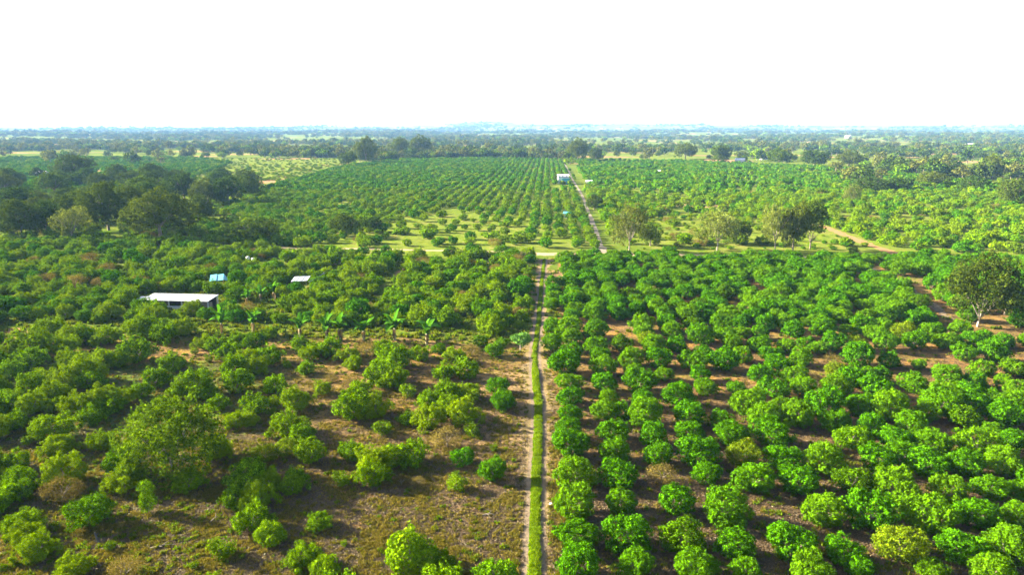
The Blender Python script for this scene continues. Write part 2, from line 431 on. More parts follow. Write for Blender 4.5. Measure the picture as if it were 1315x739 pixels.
def far_tree(i, m, flatz, base, nsh=190):
    bl = tree_blobs(700 + i, 12, flatz, base, (.25, .42), .4)
    r = np.random.default_rng(700 + i)
    P, N = blob_shoots(bl, nsh, r, .15); V, Fc, T = leaves_at(P, N + [0, 0, .3], .17, 3, .05, r, .75, .5)
    k = len(V); tv = []; tf = []
    for q in range(4):
        a = q * math.pi / 2
        tv += [(math.cos(a) * .06, math.sin(a) * .06, -.05), (math.cos(a) * .04, math.sin(a) * .04, base)]
    for q in range(4): tf.append((k + 2*q, k + (2*q+2) % 8, k + (2*q+3) % 8, k + 2*q+1))
    V = np.vstack([V, tv]); F2 = np.vstack([Fc, tf]); T = np.concatenate([T, [.5] * 8])
    return mesh_np("far_tree", V, F2, [m, M['bark']], T, [0] * len(Fc) + [1] * 4)
FARM = [M['olive'], M['dark'], M['rust'], M['olive'], M['dark'], M['rust'], M['dark'], M['shrub'], M['dark']]
LIB['far_tree'] = [far_tree(i, FARM[i], (.6, .8, .95, .5, .65, .9, .5, .7, .95)[i], (.6, .7, .75, .55, .65, .75, .55, .6, .75)[i]) for i in range(9)]
FAR_WORD = ['spreading olive-green', 'dark rounded', 'tall russet-brown', 'low olive-green', 'dark broad', 'tall thin russet', 'low dark bushy', 'fresh green bushy', 'tall dark green']

# ------------------------------------------------------------------ instancing of uncountable stuff
def scatter(name, meshes, pts, scl, rot, idx, label=None, **props):
    pc = bpy.data.collections.new(name + "_kinds")
    for k, me in enumerate(meshes):
        o = bpy.data.objects.new("%s_kind_%02d" % (name, k), me); pc.objects.link(o)
    me = bpy.data.meshes.new(name)
    n = len(pts); me.vertices.add(n); me.vertices.foreach_set("co", np.asarray(pts, dtype=np.float32).ravel())
    a = me.attributes.new("i_scale", 'FLOAT_VECTOR', 'POINT'); a.data.foreach_set("vector", np.asarray(scl, dtype=np.float32).ravel())
    a = me.attributes.new("i_rot", 'FLOAT_VECTOR', 'POINT'); a.data.foreach_set("vector", np.asarray(rot, dtype=np.float32).ravel())
    a = me.attributes.new("i_kind", 'INT', 'POINT'); a.data.foreach_set("value", np.asarray(idx, dtype=np.int32))
    o = link(name, me, kind='stuff', **props)
    if label: o['label'] = label
    g = bpy.data.node_groups.new(name + "_nodes", 'GeometryNodeTree')
    g.interface.new_socket("Geometry", in_out='INPUT', socket_type='NodeSocketGeometry')
    g.interface.new_socket("Geometry", in_out='OUTPUT', socket_type='NodeSocketGeometry')
    gi = g.nodes.new('NodeGroupInput'); go = g.nodes.new('NodeGroupOutput')
    ip = g.nodes.new('GeometryNodeInstanceOnPoints'); ci = g.nodes.new('GeometryNodeCollectionInfo')
    ci.inputs['Collection'].default_value = pc
    ci.inputs['Separate Children'].default_value = True; ci.inputs['Reset Children'].default_value = True
    ip.inputs['Pick Instance'].default_value = True
    def att(nm, ty):
        a_ = g.nodes.new('GeometryNodeInputNamedAttribute'); a_.data_type = ty; a_.inputs['Name'].default_value = nm
        return a_.outputs['Attribute']
    g.links.new(gi.outputs[0], ip.inputs['Points']); g.links.new(ci.outputs[0], ip.inputs['Instance'])
    g.links.new(att('i_kind', 'INT'), ip.inputs['Instance Index'])
    g.links.new(att('i_rot', 'FLOAT_VECTOR'), ip.inputs['Rotation'])
    g.links.new(att('i_scale', 'FLOAT_VECTOR'), ip.inputs['Scale'])
    g.links.new(ip.outputs[0], go.inputs[0])
    md = o.modifiers.new("scatter", 'NODES'); md.node_group = g
    return o
# ------------------------------------------------------------------ the ground
def gp(px, py, z=0.0): return ground_at(px, py, z)[0]
def poly_px(pts, z=0.0): return [gp(*p) for p in pts]

def inpoly(px, py, poly):
    c = False; j = len(poly) - 1
    for i in range(len(poly)):
        xi, yi = poly[i]; xj, yj = poly[j]
        if (yi > py) != (yj > py) and px < (xj - xi) * (py - yi) / (yj - yi) + xi: c = not c
        j = i
    return c
def blob_cover(x, y, items):
    """soft union of discs given as (x, y, rx, ry, amount)"""
    v = 0.0
    for (cx, cy, rx, ry, am) in items:
        d = math.sqrt(((x - cx) / rx) ** 2 + ((y - cy) / ry) ** 2)
        v = max(v, am * (1 - smooth(0.7, 1.25, d)))
    return v
def disc(px, py, wpx, hpx, am=1.0):
    c, t = ground_at(px, py); e, _ = ground_at(px, py - hpx / 2)
    return (c.x, c.y, wpx / 2 * t / F, max(2.0, (e.y - c.y)), am)
ORANGE = [disc(540, 350, 70, 22, .8), disc(600, 342, 90, 12, .8), disc(690, 362, 50, 8, 1), disc(30, 424, 50, 10, 1), disc(1282, 412, 40, 7, .5), disc(235, 665, 130, 50, .55),
          disc(715, 352, 30, 10, .9), disc(380, 560, 120, 60, .45), disc(1150, 300, 250, 40, .3), disc(950, 300, 60, 12, .3), disc(350, 233, 50, 6, 1.0),
          disc(1100, 275, 240, 20, .35), disc(440, 336, 60, 10, .7), disc(620, 690, 60, 60, .55), disc(100, 725, 160, 30, .5), disc(460, 470, 80, 30, .4),
          disc(975, 225, 80, 5, .5), disc(900, 262, 120, 12, .5)]
STRAW = [disc(340, 218, 230, 26, 1), disc(560, 295, 300, 50, .75), disc(950, 300, 330, 52, .95), disc(1060, 312, 120, 22, .9), disc(160, 178, 240, 8, 1), disc(820, 198, 220, 8, 1),
         disc(600, 201, 330, 5, .9), disc(1040, 245, 200, 12, .6), disc(330, 346, 200, 20, .4), disc(1180, 360, 70, 18, .5), disc(1190, 246, 260, 8, .8), disc(60, 185, 130, 6, .9)]
def cover_at(x, y):
    d = math.hypot(x, y)
    if y < -50: return (0.5, 0.2, 0.1)
    n = mnoise.noise(Vector((x / 60, y / 60, 2.0)))
    g = 0.12
    if y > 200: g = 0.8
    elif x < 3 and y > 105: g = 0.25 + 0.75 * smooth(105, 135, y - x * -0.05)
    elif x < 3: g = 0.20 + .5 * smooth(-25, -60, x)
    s = blob_cover(x, y, STRAW); o = blob_cover(x, y, ORANGE)
    if y < 104: o = max(o, .62 * smooth(-24, -10, x) * (1 - smooth(-2, 3, x)))
    if 200 < y < 900 and -230 < x < 25 and inpoly(x, y, PA_): s = max(s, .60 + .25 * n)
    if 200 < y < 700 and x > 25: s = max(s, .5 + .5 * n)
    if d > 750:
        m = mnoise.noise(Vector((x / 170, y / 110, 5.0)))
        s = max(s, smooth(-0.1, 0.15, m)); g = 0.8
        o = max(o, .8 * smooth(0.25, 0.4, mnoise.noise(Vector((x / 140, y / 60, 9.0)))))
    return (max(0, min(1, g + n * .3)), s, o)

PA_ = [tuple(gp(*p_).xy) for p_ in [(300, 312), (255, 292), (330, 245), (440, 214), (520, 205), (640, 203.5), (722, 206), (735, 225), (768, 322), (540, 317), (400, 315)]]
NR, NA = 330, 560
rad = [0.0] + list(np.geomspace(14, 14000, NR))
V = []; C = []
for i, r_ in enumerate(rad):
    for j in range(NA):
        a = 2 * math.pi * j / NA
        x, y = r_ * math.sin(a), r_ * math.cos(a)
        V.append((x, y, height(x, y))); C.append(cover_at(x, y))
Fq = [(i * NA + j, i * NA + (j + 1) % NA, (i + 1) * NA + (j + 1) % NA, (i + 1) * NA + j) for i in range(NR) for j in range(NA)]
Fq = np.array(Fq)[:, ::-1]
me = mesh_np("ground", V, Fq, [M['ground']], smoothf=True)
ca = me.attributes.new("cover", 'FLOAT_COLOR', 'POINT')
ca.data.foreach_set("color", np.array([(a, b, c, 1) for a, b, c in C], dtype=np.float32).ravel())
link("ground", me, kind='structure')

# sea-level sky closes the view; roads lie as sheets a few millimetres above the ground
def ribbon(name, pts, widths, mat, z, jag=0.12, step=1.2, parent=None, **kw):
    """a strip along world points, edges a little uneven"""
    P = [Vector((p[0], p[1])) for p in pts]; out = []; W = []
    for i in range(len(P) - 1):
        L = (P[i+1] - P[i]).length; n = max(1, int(L / step))
        for k in range(n):
            f = k / n; out.append(P[i].lerp(P[i+1], f)); W.append(widths[i] * (1 - f) + widths[i+1] * f)
    out.append(P[-1]); W.append(widths[-1])
    V = []; r = random.Random(hash(name) % 1 + len(pts))
    for i, p in enumerate(out):
        d = (out[min(i+1, len(out)-1)] - out[max(0, i-1)]).normalized(); nn = Vector((-d.y, d.x))
        for s in (1, -1):
            w = W[i] / 2 * (1 + jag * 2.2 * mnoise.noise(Vector((p.x * .35, p.y * .35, 3.3 * s))) + r.uniform(-jag, jag) * .5)
            q = p + nn * w * s; V.append((q.x, q.y, z))
    Fc = [(2*i, 2*i+1, 2*i+3, 2*i+2) for i in range(len(out) - 1)]
    me = mesh_np(name, V, Fc, [mat]); return link(name, me, parent, **kw)

def smooth_pts(pts):
    """Catmull-Rom through world points"""
    P = [Vector(p[:2]) for p in pts]; out = []
    for i in range(len(P) - 1):
        a = P[max(i-1, 0)]; b = P[i]; c = P[i+1]; d = P[min(i+2, len(P)-1)]
        for k in range(6):
            u = k / 6
            out.append(0.5 * ((2*b) + (c - a) * u + (2*a - 5*b + 4*c - d) * u*u + (3*b - a - 3*c + d) * u**3))
    out.append(P[-1]); return out

LR = [(677, 739), (680, 620), (683.5, 530), (681.5, 490), (681.5, 455), (684, 430), (687, 402), (690.7, 370), (694.4, 345), (697.6, 332)]
RR = [(695, 739), (697, 620), (699.3, 530), (694, 480), (692.5, 455), (694.7, 430), (698.4, 402), (699.5, 370), (700.8, 350), (700.6, 334)]
Lw = poly_px(LR); Rw = poly_px(RR)
Lw = [Vector((Lw[0].x, 12, 0))] + Lw; Rw = [Vector((Rw[0].x, 12, 0))] + Rw
mid_line = [(a + b) / 2 for a, b in zip(smooth_pts(Lw), smooth_pts(Rw))]
def wob(i, s): return 0.06 * mnoise.noise(Vector((i * .21, s * 4.0, 0)))
Lw = [m_ + Vector((-.80 + wob(i, 1), 0)) for i, m_ in enumerate(mid_line)]; Rw = [m_ + Vector((.80 + wob(i, 2), 0)) for i, m_ in enumerate(mid_line)]
ribbon("path", [m_ + Vector((0.15, 0)) for m_ in mid_line], [3.9] * len(mid_line), soil("trodden_verge", (0.21, 0.15, 0.085), (0.17, 0.12, 0.06), (0.11, 0.105, 0.03)), 0.004, .35, kind='structure')
ribbon("grass_strip", mid_line, [1.1] * len(mid_line), soil("strip_turf", (0.05, 0.09, 0.006), (0.08, 0.10, 0.012), (0.04, 0.07, 0.004)), 0.008, .3, kind='structure')
ribbon("wheel_rut", Lw, [.42] * 30 + [.5] * (len(Lw) - 30), M['rut'], 0.012, .35, kind='structure')
ribbon("wheel_rut", Rw, [.5] * 30 + [.52] * (len(Rw) - 30), M['rut'], 0.012, .35, kind='structure')
cross_pts = smooth_pts(poly_px([(250, 318), (440, 319.5), (540, 321.5), (640, 324), (700, 326.5), (780, 326.5), (900, 328), (960, 329), (1060, 331), (1110, 331.5), (1180, 330)]))
ribbon("road", cross_pts, [2.4] * 18 + [5.2] * 17 + [3.0] * (len(cross_pts) - 35), M['sand'], 0.008, .25, kind='structure')
r2 = smooth_pts(poly_px([(772, 325), (768.5, 310), (762, 290), (754, 268), (748, 252), (741, 240), (735, 230), (729, 217), (724, 209)]))
ribbon("road", r2, [4.0] * 4 + [2.2] * 12 + [1.5] * (len(r2) - 16), M['concrete'], 0.016, .15, 3, kind='structure')
ribbon("road", smooth_pts(poly_px([(1158, 329), (1135, 321), (1110, 312), (1085, 302), (1060, 292), (1040, 289)])), [3.6] * 31, M['orange'], 0.020, .3, kind='structure')
ribbon("path", smooth_pts(poly_px([(1118, 344), (1135, 352), (1160, 364), (1180, 379), (1198, 392), (1222, 412)])), [1.8] * 31, M['rut'], 0.024, .3, kind='structure')
ribbon("path", smooth_pts(poly_px([(975, 262), (945, 255), (930, 248), (905, 240)])), [2.5] * 19, M['orange'], 0.024, .3, 4, kind='structure')

# ------------------------------------------------------------------ trees picked out one by one
S = 5.977
TILES = [
 # right of the track
 (700, 619, S, 'c', "230,170,330 240,410,340 260,660,340 580,170,250 630,410,370 690,650,280 1010,160,290 1130,670,320"),
 (700, 619, S, 'c', "1060,430,350,y2"),
 (900, 619, S, 'c', "180,210,370 945,245,330 280,500,320 700,480,370 1100,540,310 850,680,320 360,690,260 60,670,180 1220,670,220"),
 (1095, 619, S, 'c', "120,240,390 330,30,360 560,260,400 740,75,260 950,250,330 1050,50,270 1270,70,200 1270,280,240 370,490,390,y 830,500,340 1180,500,340 150,660,330 620,690,230,y2 1060,690,300"),
 (700, 510, S, 'c', "190,140,200 180,260,230 200,380,290 230,590,330 450,110,220 590,110,180 520,270,260 530,420,250 570,590,320 780,140,280 820,300,230 870,460,230 900,590,260,b 1100,140,260 1120,280,240 1190,430,320 1240,600,230"),
 (900, 510, S, 'c', "360,60,270 150,180,190 230,300,260 60,450,220 330,450,270,y 480,150,240 550,290,300 610,60,160 740,150,270 650,470,280 410,630,330 740,640,310 950,490,310 1030,190,240 1160,320,280,y2 950,60,300 1160,640,300,y2"),
 (1095, 510, S, 'c', "60,75,220 300,90,300 150,230,220 190,490,270 570,130,200 440,220,250 330,330,280 370,450,250 560,510,300 610,360,300 870,160,250,y2 680,40,330 950,350,330,y2 850,530,280 960,60,250 1160,150,270 1060,260,170 1230,340,230 1170,520,280"),
 (700, 410, S, 'c', "180,60,220 60,60,160 60,190,170 200,140,180 380,100,200 390,210,190 590,200,180,y2 740,40,180 760,100,170 780,160,170,y 940,40,180 975,100,180 840,210,200 1140,40,170,y2 1200,130,220 1010,200,170 660,310,210 870,310,220 1120,320,220 1280,310,120 420,280,180 440,370,220 150,340,260 200,260,170 190,490,220 190,600,210 460,500,200 720,490,250 690,410,180 910,430,160,y2 1190,430,160 1230,530,190 1030,600,240 750,630,190 490,600,160"),
 (900, 410, S, 'c', "180,120,180 240,190,150 170,320,240 320,280,180 30,240,150 450,110,150 450,190,190 320,100,150 150,50,180 300,20,150 500,30,170 640,30,170 720,90,170 900,20,150 950,70,200 820,20,120 1240,30,170 1140,90,140 1280,100,120 550,270,180 590,370,220 450,430,180 550,530,240 720,430,210 760,300,190 650,210,170 810,180,150 900,220,150 1020,180,180 280,540,160 780,530,200 890,480,180,b 1210,290,250 1050,390,200,y 1160,450,220 1050,520,230,y2 1280,500,160 1010,310,150,b 1200,190,160,y"),
 (1095, 410, S, 'c', "60,40,150 220,50,170 160,110,160 250,180,210 400,90,190,y 480,170,190 560,110,180 640,80,150 510,350,120 280,320,170 710,170,190 820,80,170 860,260,190 890,170,180 1010,140,150 1090,260,220 1160,170,170 740,440,230 940,480,190 990,380,180,y2 1240,380,200,y2 1150,490,150 1260,550,180 480,500,220 700,600,250 900,570,220 820,530,150 1040,610,200 1210,650,230 80,440,200 210,440,170 180,540,250 60,640,180"),
 # left of the track
 (0, 619, S, 's', "680,240,340,y2 1140,190,190,sl 170,310,270 200,400,250 280,520,270 560,660,270 840,500,100,w 130,60,270 480,60,300,b 960,670,300,b 20,660,80"),
 (200, 619, S, 's', "600,120,220 780,120,260 740,290,280 860,80,260 510,520,230,w 880,430,230,v2 1130,570,260 1050,30,200 290,650,80,w"),
 (400, 619, S, 's', "60,310,190 250,480,60,w 10,560,100 100,670,220,v 740,580,430,v 1000,660,230,v"),
 (0, 510, S, 's', "100,190,220 60,60,200 250,60,230 400,230,330 600,60,250 700,150,200 440,380,240 760,150,150,w 850,60,220 780,340,220 500,570,320 120,500,230 140,640,250 20,600,100 940,510,260,y2 950,640,280"),
 (200, 510, S, 's', "480,50,160 620,180,180 720,180,140 770,60,230 920,30,120 1010,210,260 1120,280,220 1000,400,180,y 840,430,210,y 1190,430,230 470,400,240 250,640,240 700,610,320 850,650,240 1070,620,180 900,110,70,w 1070,30,240"),
 (400, 510, S, 's', "330,60,330 480,80,260 540,240,170,w 310,420,220 480,490,300 470,600,260 620,450,240 770,440,240 690,640,140,b 820,650,120,b 230,640,150,w 890,170,230 740,180,130 1050,80,230 1160,130,260 1040,310,260,b 1230,260,140,w 1160,470,190,c 1110,670,170,w"),
 (560, 510, 3.23, 's', "235,310,115,c 240,215,40,w 275,25,100,c"),
 (0, 410, S, 's', "60,250,180 250,180,300 380,80,220 550,130,200 650,130,180 820,130,200 1060,80,230 1130,60,200 1250,120,200 500,210,220 530,310,190 240,300,240 80,390,200 780,310,220 900,310,200 1050,250,250 1280,340,130 640,400,270 680,470,220 500,470,250 330,440,230 250,520,250 40,530,130 400,560,240 60,630,180 250,640,230 430,630,150 650,620,280 800,620,250 950,590,180 1080,560,160 1190,460,210"),
 (200, 410, S, 's', "60,130,240 200,70,180 60,30,150 120,340,210 380,180,160 460,200,180 630,160,150 760,180,180,y2 580,250,190 690,320,230 610,370,200 780,370,180 860,280,220 620,490,230 300,500,300 400,560,180 170,560,180 920,510,190 1040,570,310 30,450,130 1150,380,140 1180,270,160 1110,200,160 1220,230,140 410,310,70,w 300,250,70,w 1010,350,80,w 1280,540,130 880,110,130"),
 (400, 410, S, 's', "80,540,120,w 140,220,200 50,220,160 280,270,170 320,340,150 420,230,160,b 550,210,170 640,300,280 700,340,200 520,420,260 620,450,250 300,470,130,b 150,450,100,b 370,530,150 740,560,140,w 690,210,90,b 830,260,170 980,230,120,y 1080,280,170 1020,410,170 1230,240,150,b 1180,390,220 900,630,200 1050,560,230 1200,560,220"),
 (560, 410, 6.16, 's', "440,50,230 350,180,110,y 460,250,150,c 490,540,170,c 530,630,180,c 650,40,90 530,180,100,y"),
]
SP = []
for (x0, y0, sc_, kind, txt) in TILES:
    for tk in txt.split():
        q = tk.split(','); sub = q[3] if len(q) > 3 else ''
        px, py, w = x0 + float(q[0]) / sc_, y0 + float(q[1]) / sc_, float(q[2]) / sc_
        k = {'': 'citrus' if kind == 'c' else 'shrub', 'y': 'yellow', 'y2': 'yellowish', 'b': 'dry', 'w': 'wispy', 'sl': 'slender', 'v': 'vine', 'v2': 'vine', 'c': 'citrus'}[sub]
        g, t_ = ground_at(px, py); r_ = w / 2 * t_ / F
        g, t_ = ground_at(px, py, r_ * 0.6); r_ = w / 2 * t_ / F * (1.04 if px > 700 else 1.07)
        SP.append(dict(x=g.x, y=g.y, r=r_, w=w, px=px, py=py, k=k, side='R' if px > 700 else 'L'))
# drop marks set twice for one tree where the close-ups overlap
keep = []
for s in SP:
    if all(math.hypot(s['x'] - q['x'], s['y'] - q['y']) > 0.42 * (s['r'] + q['r']) for q in keep): keep.append(s)
SP = keep

MEDIUM = []   # reserved spots (x, y, radius) no orchard tree may take
def reserve(px, py, r): g = gp(px, py); MEDIUM.append((g.x, g.y, r))
for a in [(226, 387, 4), (205, 387, 4), (250, 387, 5), (232, 392, 3), (238, 397, 3.5), (250, 396, 3.5), (262, 390, 3), (192, 386, 3), (240, 391, 3), (281, 366, 3), (385, 367, 3), (723, 235, 8), (723, 239, 10), (722, 243, 9), (664, 448, 3), (215, 610, 3), (225, 612, 3), (1256, 420, 2.5), (1275, 412, 3), (1290, 405, 4), (322, 340, 3), (848, 222, 6), (755, 236, 6), (727, 276, 6), (740, 276, 4)]: reserve(*a)
BAN = [(285, 430), (325, 428), (385, 434), (420, 436), (437, 437), (467, 438), (507, 437), (548, 444), (318, 392), (335, 388), (352, 386)]
for a in BAN: reserve(a[0], a[1], 2.2)

def seg_d(px_, py_, line):
    best = 1e9
    for i in range(len(line) - 1):
        a, b = line[i], line[i+1]; d = b - a; L = d.length_squared or 1e-9
        u = max(0, min(1, ((px_ - a.x) * d.x + (py_ - a.y) * d.y) / L))
        best = min(best, math.hypot(px_ - a.x - d.x * u, py_ - a.y - d.y * u))
    return best
ROADS = [([Vector(p[:2]) for p in mid_line[::4]], 1.7), ([Vector(p[:2]) for p in cross_pts[::4]], 1.8), ([Vector(p[:2]) for p in r2[::4]], .5),
         ([v.xy for v in poly_px([(1158, 329), (1110, 312), (1060, 292)])], 2.0), ([v.xy for v in poly_px([(1118, 344), (1160, 364), (1180, 379), (1222, 412)])], 2.0)]
def clear(x, y, r):
    for (a, b, q) in MEDIUM:
        if abs(a - x) < 20 and math.hypot(a - x, b - y) < q + r * .8: return False
    if y < 900:
        for ln, hw in ROADS:
            if seg_d(x, y, ln) < hw + r * (.5 if x < 60 else .4): return False
    return True
HOLES = [disc(810, 433, 40, 14), disc(800, 420, 36, 8), disc(1190, 362, 50, 14), disc(425, 350, 45, 12, 1), disc(690, 362, 30, 8), disc(505, 355, 24, 26), disc(30, 424, 60, 12),
         disc(945, 398, 30, 14), disc(1010, 392, 40, 8), disc(975, 380, 14, 12), disc(715, 353, 30, 9), disc(1278, 412, 40, 9), disc(350, 345, 40, 10), disc(120, 325, 30, 8), disc(20, 385, 60, 12), disc(830, 352, 12, 30), disc(740, 376, 14, 8),
         disc(655, 400, 14, 26), disc(430, 398, 40, 14), disc(225, 376, 60, 6), disc(365, 430, 40, 12), disc(555, 335, 60, 6), disc(660, 345, 20, 5)]
def in_hole(x, y):
    for (cx, cy, rx, ry, _) in HOLES:
        if ((x - cx) / rx) ** 2 + ((y - cy) / ry) ** 2 < 1: return True
    return False

EXTRA = []; ex_grid = {}
def near_any(x, y, r, f=0.75):
    gx, gy = int(x // 8), int(y // 8)
    for i in (-1, 0, 1):
        for j in (-1, 0, 1):
            for (a, b, q) in ex_grid.get((gx + i, gy + j), ()):
                if math.hypot(a - x, b - y) < (q + r) * f: return True
    return False
def put(x, y, r): ex_grid.setdefault((int(x // 8), int(y // 8)), []).append((x, y, r))
for s in SP: put(s['x'], s['y'], s['r'])

Y_R = gp(900, 414).y; Y_CROSS = gp(700, 327).y
def add_extra(x, y, r, k, f=.75):
    if in_hole(x, y) or not clear(x, y, r) or near_any(x, y, r, f): return False
    put(x, y, r); q = to_px(x, y, r * .6)
    if q is None: return False
    w = 2 * r * F / ground_at(q[0], q[1], r * .6)[1]
    EXTRA.append(dict(x=x, y=y, r=r, w=w, px=q[0], py=q[1], k=k, side='R' if q[0] > 700 else 'L')); return True
# right block, between the picked trees and the cross road
ry_ = Y_R
while ry_ < Y_CROSS - 3.5:
    rx_ = 1.7 if ry_ > 120 else 2.7
    while rx_ < 205:
        if rnd.random() < (0.92 if ry_ < Y_CROSS - 8 else .8): add_extra(rx_ + rnd.uniform(-.7, .7), ry_ + rnd.uniform(-.7, .7), rnd.uniform(1.9, 2.75), 'yellowish' if rnd.random() < .10 else 'citrus', .56)
        rx_ += 4.4
    ry_ += 4.0
# to the right and left of the frame, beside the picked trees, and just behind the lower edge
for y in np.arange(14, Y_R, 4.6):
    for x in np.arange(4.6, 150, 4.8):
        q = to_px(x, y, 1)
        if q is None or q[0] > 1318 or q[1] > 760 or y < 38: add_extra(x + rnd.uniform(-.6, .6), y + rnd.uniform(-.6, .6), rnd.uniform(1.7, 2.3), 'citrus')
Y_L = gp(300, 418).y
for _ in range(5200):
    y = rnd.uniform(14, Y_CROSS - 4); x = rnd.uniform(-230, -4)
    q = to_px(x, y, 1)
    inside = q is not None and -4 < q[0] < 1320 and q[1] < 745
    if inside and y < Y_L: continue
    if not inside and (y < 60 and rnd.random() < .6): continue
    add_extra(x, y, rnd.uniform(1.5, 2.9), rnd.choices(['shrub', 'citrus', 'yellowish', 'dry'], [8, 2, 1.2, .6])[0], .58)
print("picked", len(SP), "extra near", len(EXTRA))

# which of them show largest: these stand as individuals, the rest are one mass per kind
ALL = SP + [e for e in EXTRA if -10 < e['px'] < 1325 and e['py'] < 750]
OFF = [e for e in EXTRA if not (-10 < e['px'] < 1325 and e['py'] < 750)]
isC = lambda s: s['k'] in ('citrus', 'yellow', 'yellowish') and s['side'] == 'R'
def split(lst, n):
    lst = sorted(lst, key=lambda s: -(s['w'] + (1000 if s in SPX else 0))); return lst[:n], lst[n:]
SPX = []
groupR = sorted([s for s in ALL if isC(s)], key=lambda s: -s['w'])
groupL = sorted([s for s in ALL if not isC(s) and s['k'] in ('citrus', 'shrub', 'yellow', 'yellowish')], key=lambda s: -s['w'])
other = [s for s in ALL if s['k'] in ('dry', 'wispy', 'slender', 'vine')]
indR, restR = groupR[:290], groupR[290:]
indL, restL = groupL[:290], groupL[290:]
other_ind = [s for s in other if s['w'] > 9 or s in SP]; other_rest = [s for s in other if not (s['w'] > 9 or s in SP)]

ORD = ['', 'second ', 'third ', 'fourth ', 'fifth ', 'sixth ', 'seventh ', 'eighth ', 'ninth ', 'tenth ', 'eleventh ', 'twelfth ', 'thirteenth ', 'fourteenth ', 'fifteenth ', 'sixteenth ',
       'seventeenth ', 'eighteenth ', 'nineteenth ', 'twentieth '] + ['%s%s ' % (t_, u) for t_ in ('twenty-', 'thirty-', 'forty-', 'fifty-') for u in ('first', 'second', 'third', 'fourth', 'fifth', 'sixth', 'seventh', 'eighth', 'ninth')]
def nth(i): return 'nearest' if i == 0 else ORD[i] + 'nearest'
LOOK = {'citrus': 'round dark-green citrus tree', 'yellow': 'yellowing citrus tree', 'yellowish': 'pale-leaved citrus tree', 'shrub': 'green fruit tree', 'dry': 'dry brown shrub',
        'wispy': 'small thin sapling', 'slender': 'slender upright young tree', 'vine': 'tree smothered in bright green vines'}
# right block: counted by row away from the track and by place along the row, from the lower edge
for s in indR: s['row'] = max(0, int(round((s['x'] - 2.7) / 4.3)))
rows = {}
for s in sorted(indR, key=lambda s: s['y']): rows.setdefault(s['row'], []).append(s)
for rr, lst in rows.items():
    for i, s in enumerate(lst):
        look = {'citrus': 'green citrus tree', 'yellow': 'yellowing citrus tree', 'yellowish': 'paler citrus tree'}[s['k']]
        size = 'large ' if s['r'] > 2.5 else 'small ' if s['r'] < 1.7 else ''
        rw = 'row beside the track' if rr == 0 else '%srow from the track' % ORD[rr]
        s['label'] = size + look + ', ' + (('%sfrom the near end' % ORD[i]) if i else 'nearest') + ' in the ' + rw
LM = [('the big spreading tree', 215, 600), ('the long white shed', 228, 394), ('the cyan shelter', 281, 367), ('the grey sheet roof', 385, 367), ('the vine-covered tree', 520, 716),
      ('the banana clump', 300, 430), ('the last banana plant', 548, 444), ('the mint-green tree', 664, 445), ('the start of the track', 690, 739),
      ('the crossroads', 697, 328), ('the lower left corner', 0, 739), ('the left edge', 0, 520), ('the upper left edge', 0, 360), ('the bare dirt strip', 640, 620), ('the middle bananas', 437, 437), ('the grassy track', 684, 520),
      ('the lower right corner', 1315, 739), ('the large dark tree', 1256, 418), ('the right edge', 1315, 520)]
def label_by_landmark(lst, looks, LMS):
    b = {}
    for s in lst:
        L = min(LMS, key=lambda l: math.hypot((s['px'] - l[1]), (s['py'] - l[2]) * 1.6))
        dx, dy = s['px'] - L[1], (s['py'] - L[2]) * 1.6
        side = ('right of' if dx > 0 else 'left of') if abs(dx) > abs(dy) else ('in front of' if dy > 0 else 'behind')
        size = ''
        if 'r' in s and s['k'] not in ('wispy', 'slender', 'vine'): size = 'large ' if s['r'] > 2.7 else 'small ' if s['r'] < 1.6 else ''
        b.setdefault((size + looks[s['k']], side, L[0]), []).append((dx * dx + dy * dy, s))
    for (look, side, nm), v in b.items():
        v.sort(key=lambda q: q[0])
        for i, (_, s) in enumerate(v): s['label'] = look + ', ' + (nth(i) + ' such ' if len(v) > 1 else '') + side + ' ' + nm
label_by_landmark(indL + other_ind, LOOK, LM)

def tree_thing(name, s, lk, tk, cat, group, hz=1.0, z=0.0):
    r_ = s['r']
    o = thing(name, s['label'], cat, (s['x'], s['y'], z), rnd.uniform(0, 6.28), (r_, r_, r_ * hz * rnd.uniform(.9, 1.12)), group)
    link("crown", lk[rnd.randrange(len(lk))], o)
    if tk: link("trunk", tk[rnd.randrange(len(tk))], o)
    return o
KM = {'citrus': ('citrus', 'citrus_tree', 'citrus tree'), 'yellow': ('citrus_yellow', 'citrus_tree', 'citrus tree'), 'yellowish': ('yl', 'citrus_tree', 'citrus tree'), 'shrub': ('shrub', 'fruit_tree', 'fruit tree'),
      'dry': ('dry', 'dry_shrub', 'shrub'), 'wispy': ('wispy', 'sapling', 'sapling'), 'slender': ('slender', 'young_tree', 'young tree'), 'vine': ('vine', 'vine_covered_tree', 'tree')}
M['citrus_pale'] = leaf_mat("pale_citrus_leaves", (0.015, 0.045, 0.0006), (0.125, 0.27, 0.002))
LIB['yl'] = [crown_mesh("pale_citrus_crown", M['citrus_pale'], dome_blobs(140 + i, 12, 0.85), 1200, 5, 0.095, 240 + i, 0.045, 0.5, 0.6, 0.3, 0.14, 120) for i in range(3)]
LIB['slender'] = [crown_mesh("slender_crown", M['shrub'], [(0, 0, .7 + .35 * k, .62 - .09 * abs(k - 1), .45) for k in range(5)] + [(.25 * math.cos(k * 2.4), .25 * math.sin(k * 2.4), .6 + .3 * k, .4, .35) for k in range(6)], 620, 5, .11, 296, .05)]
GR = {'R': 'citrus trees in rows right of the track', 'L': 'fruit trees scattered left of the track'}
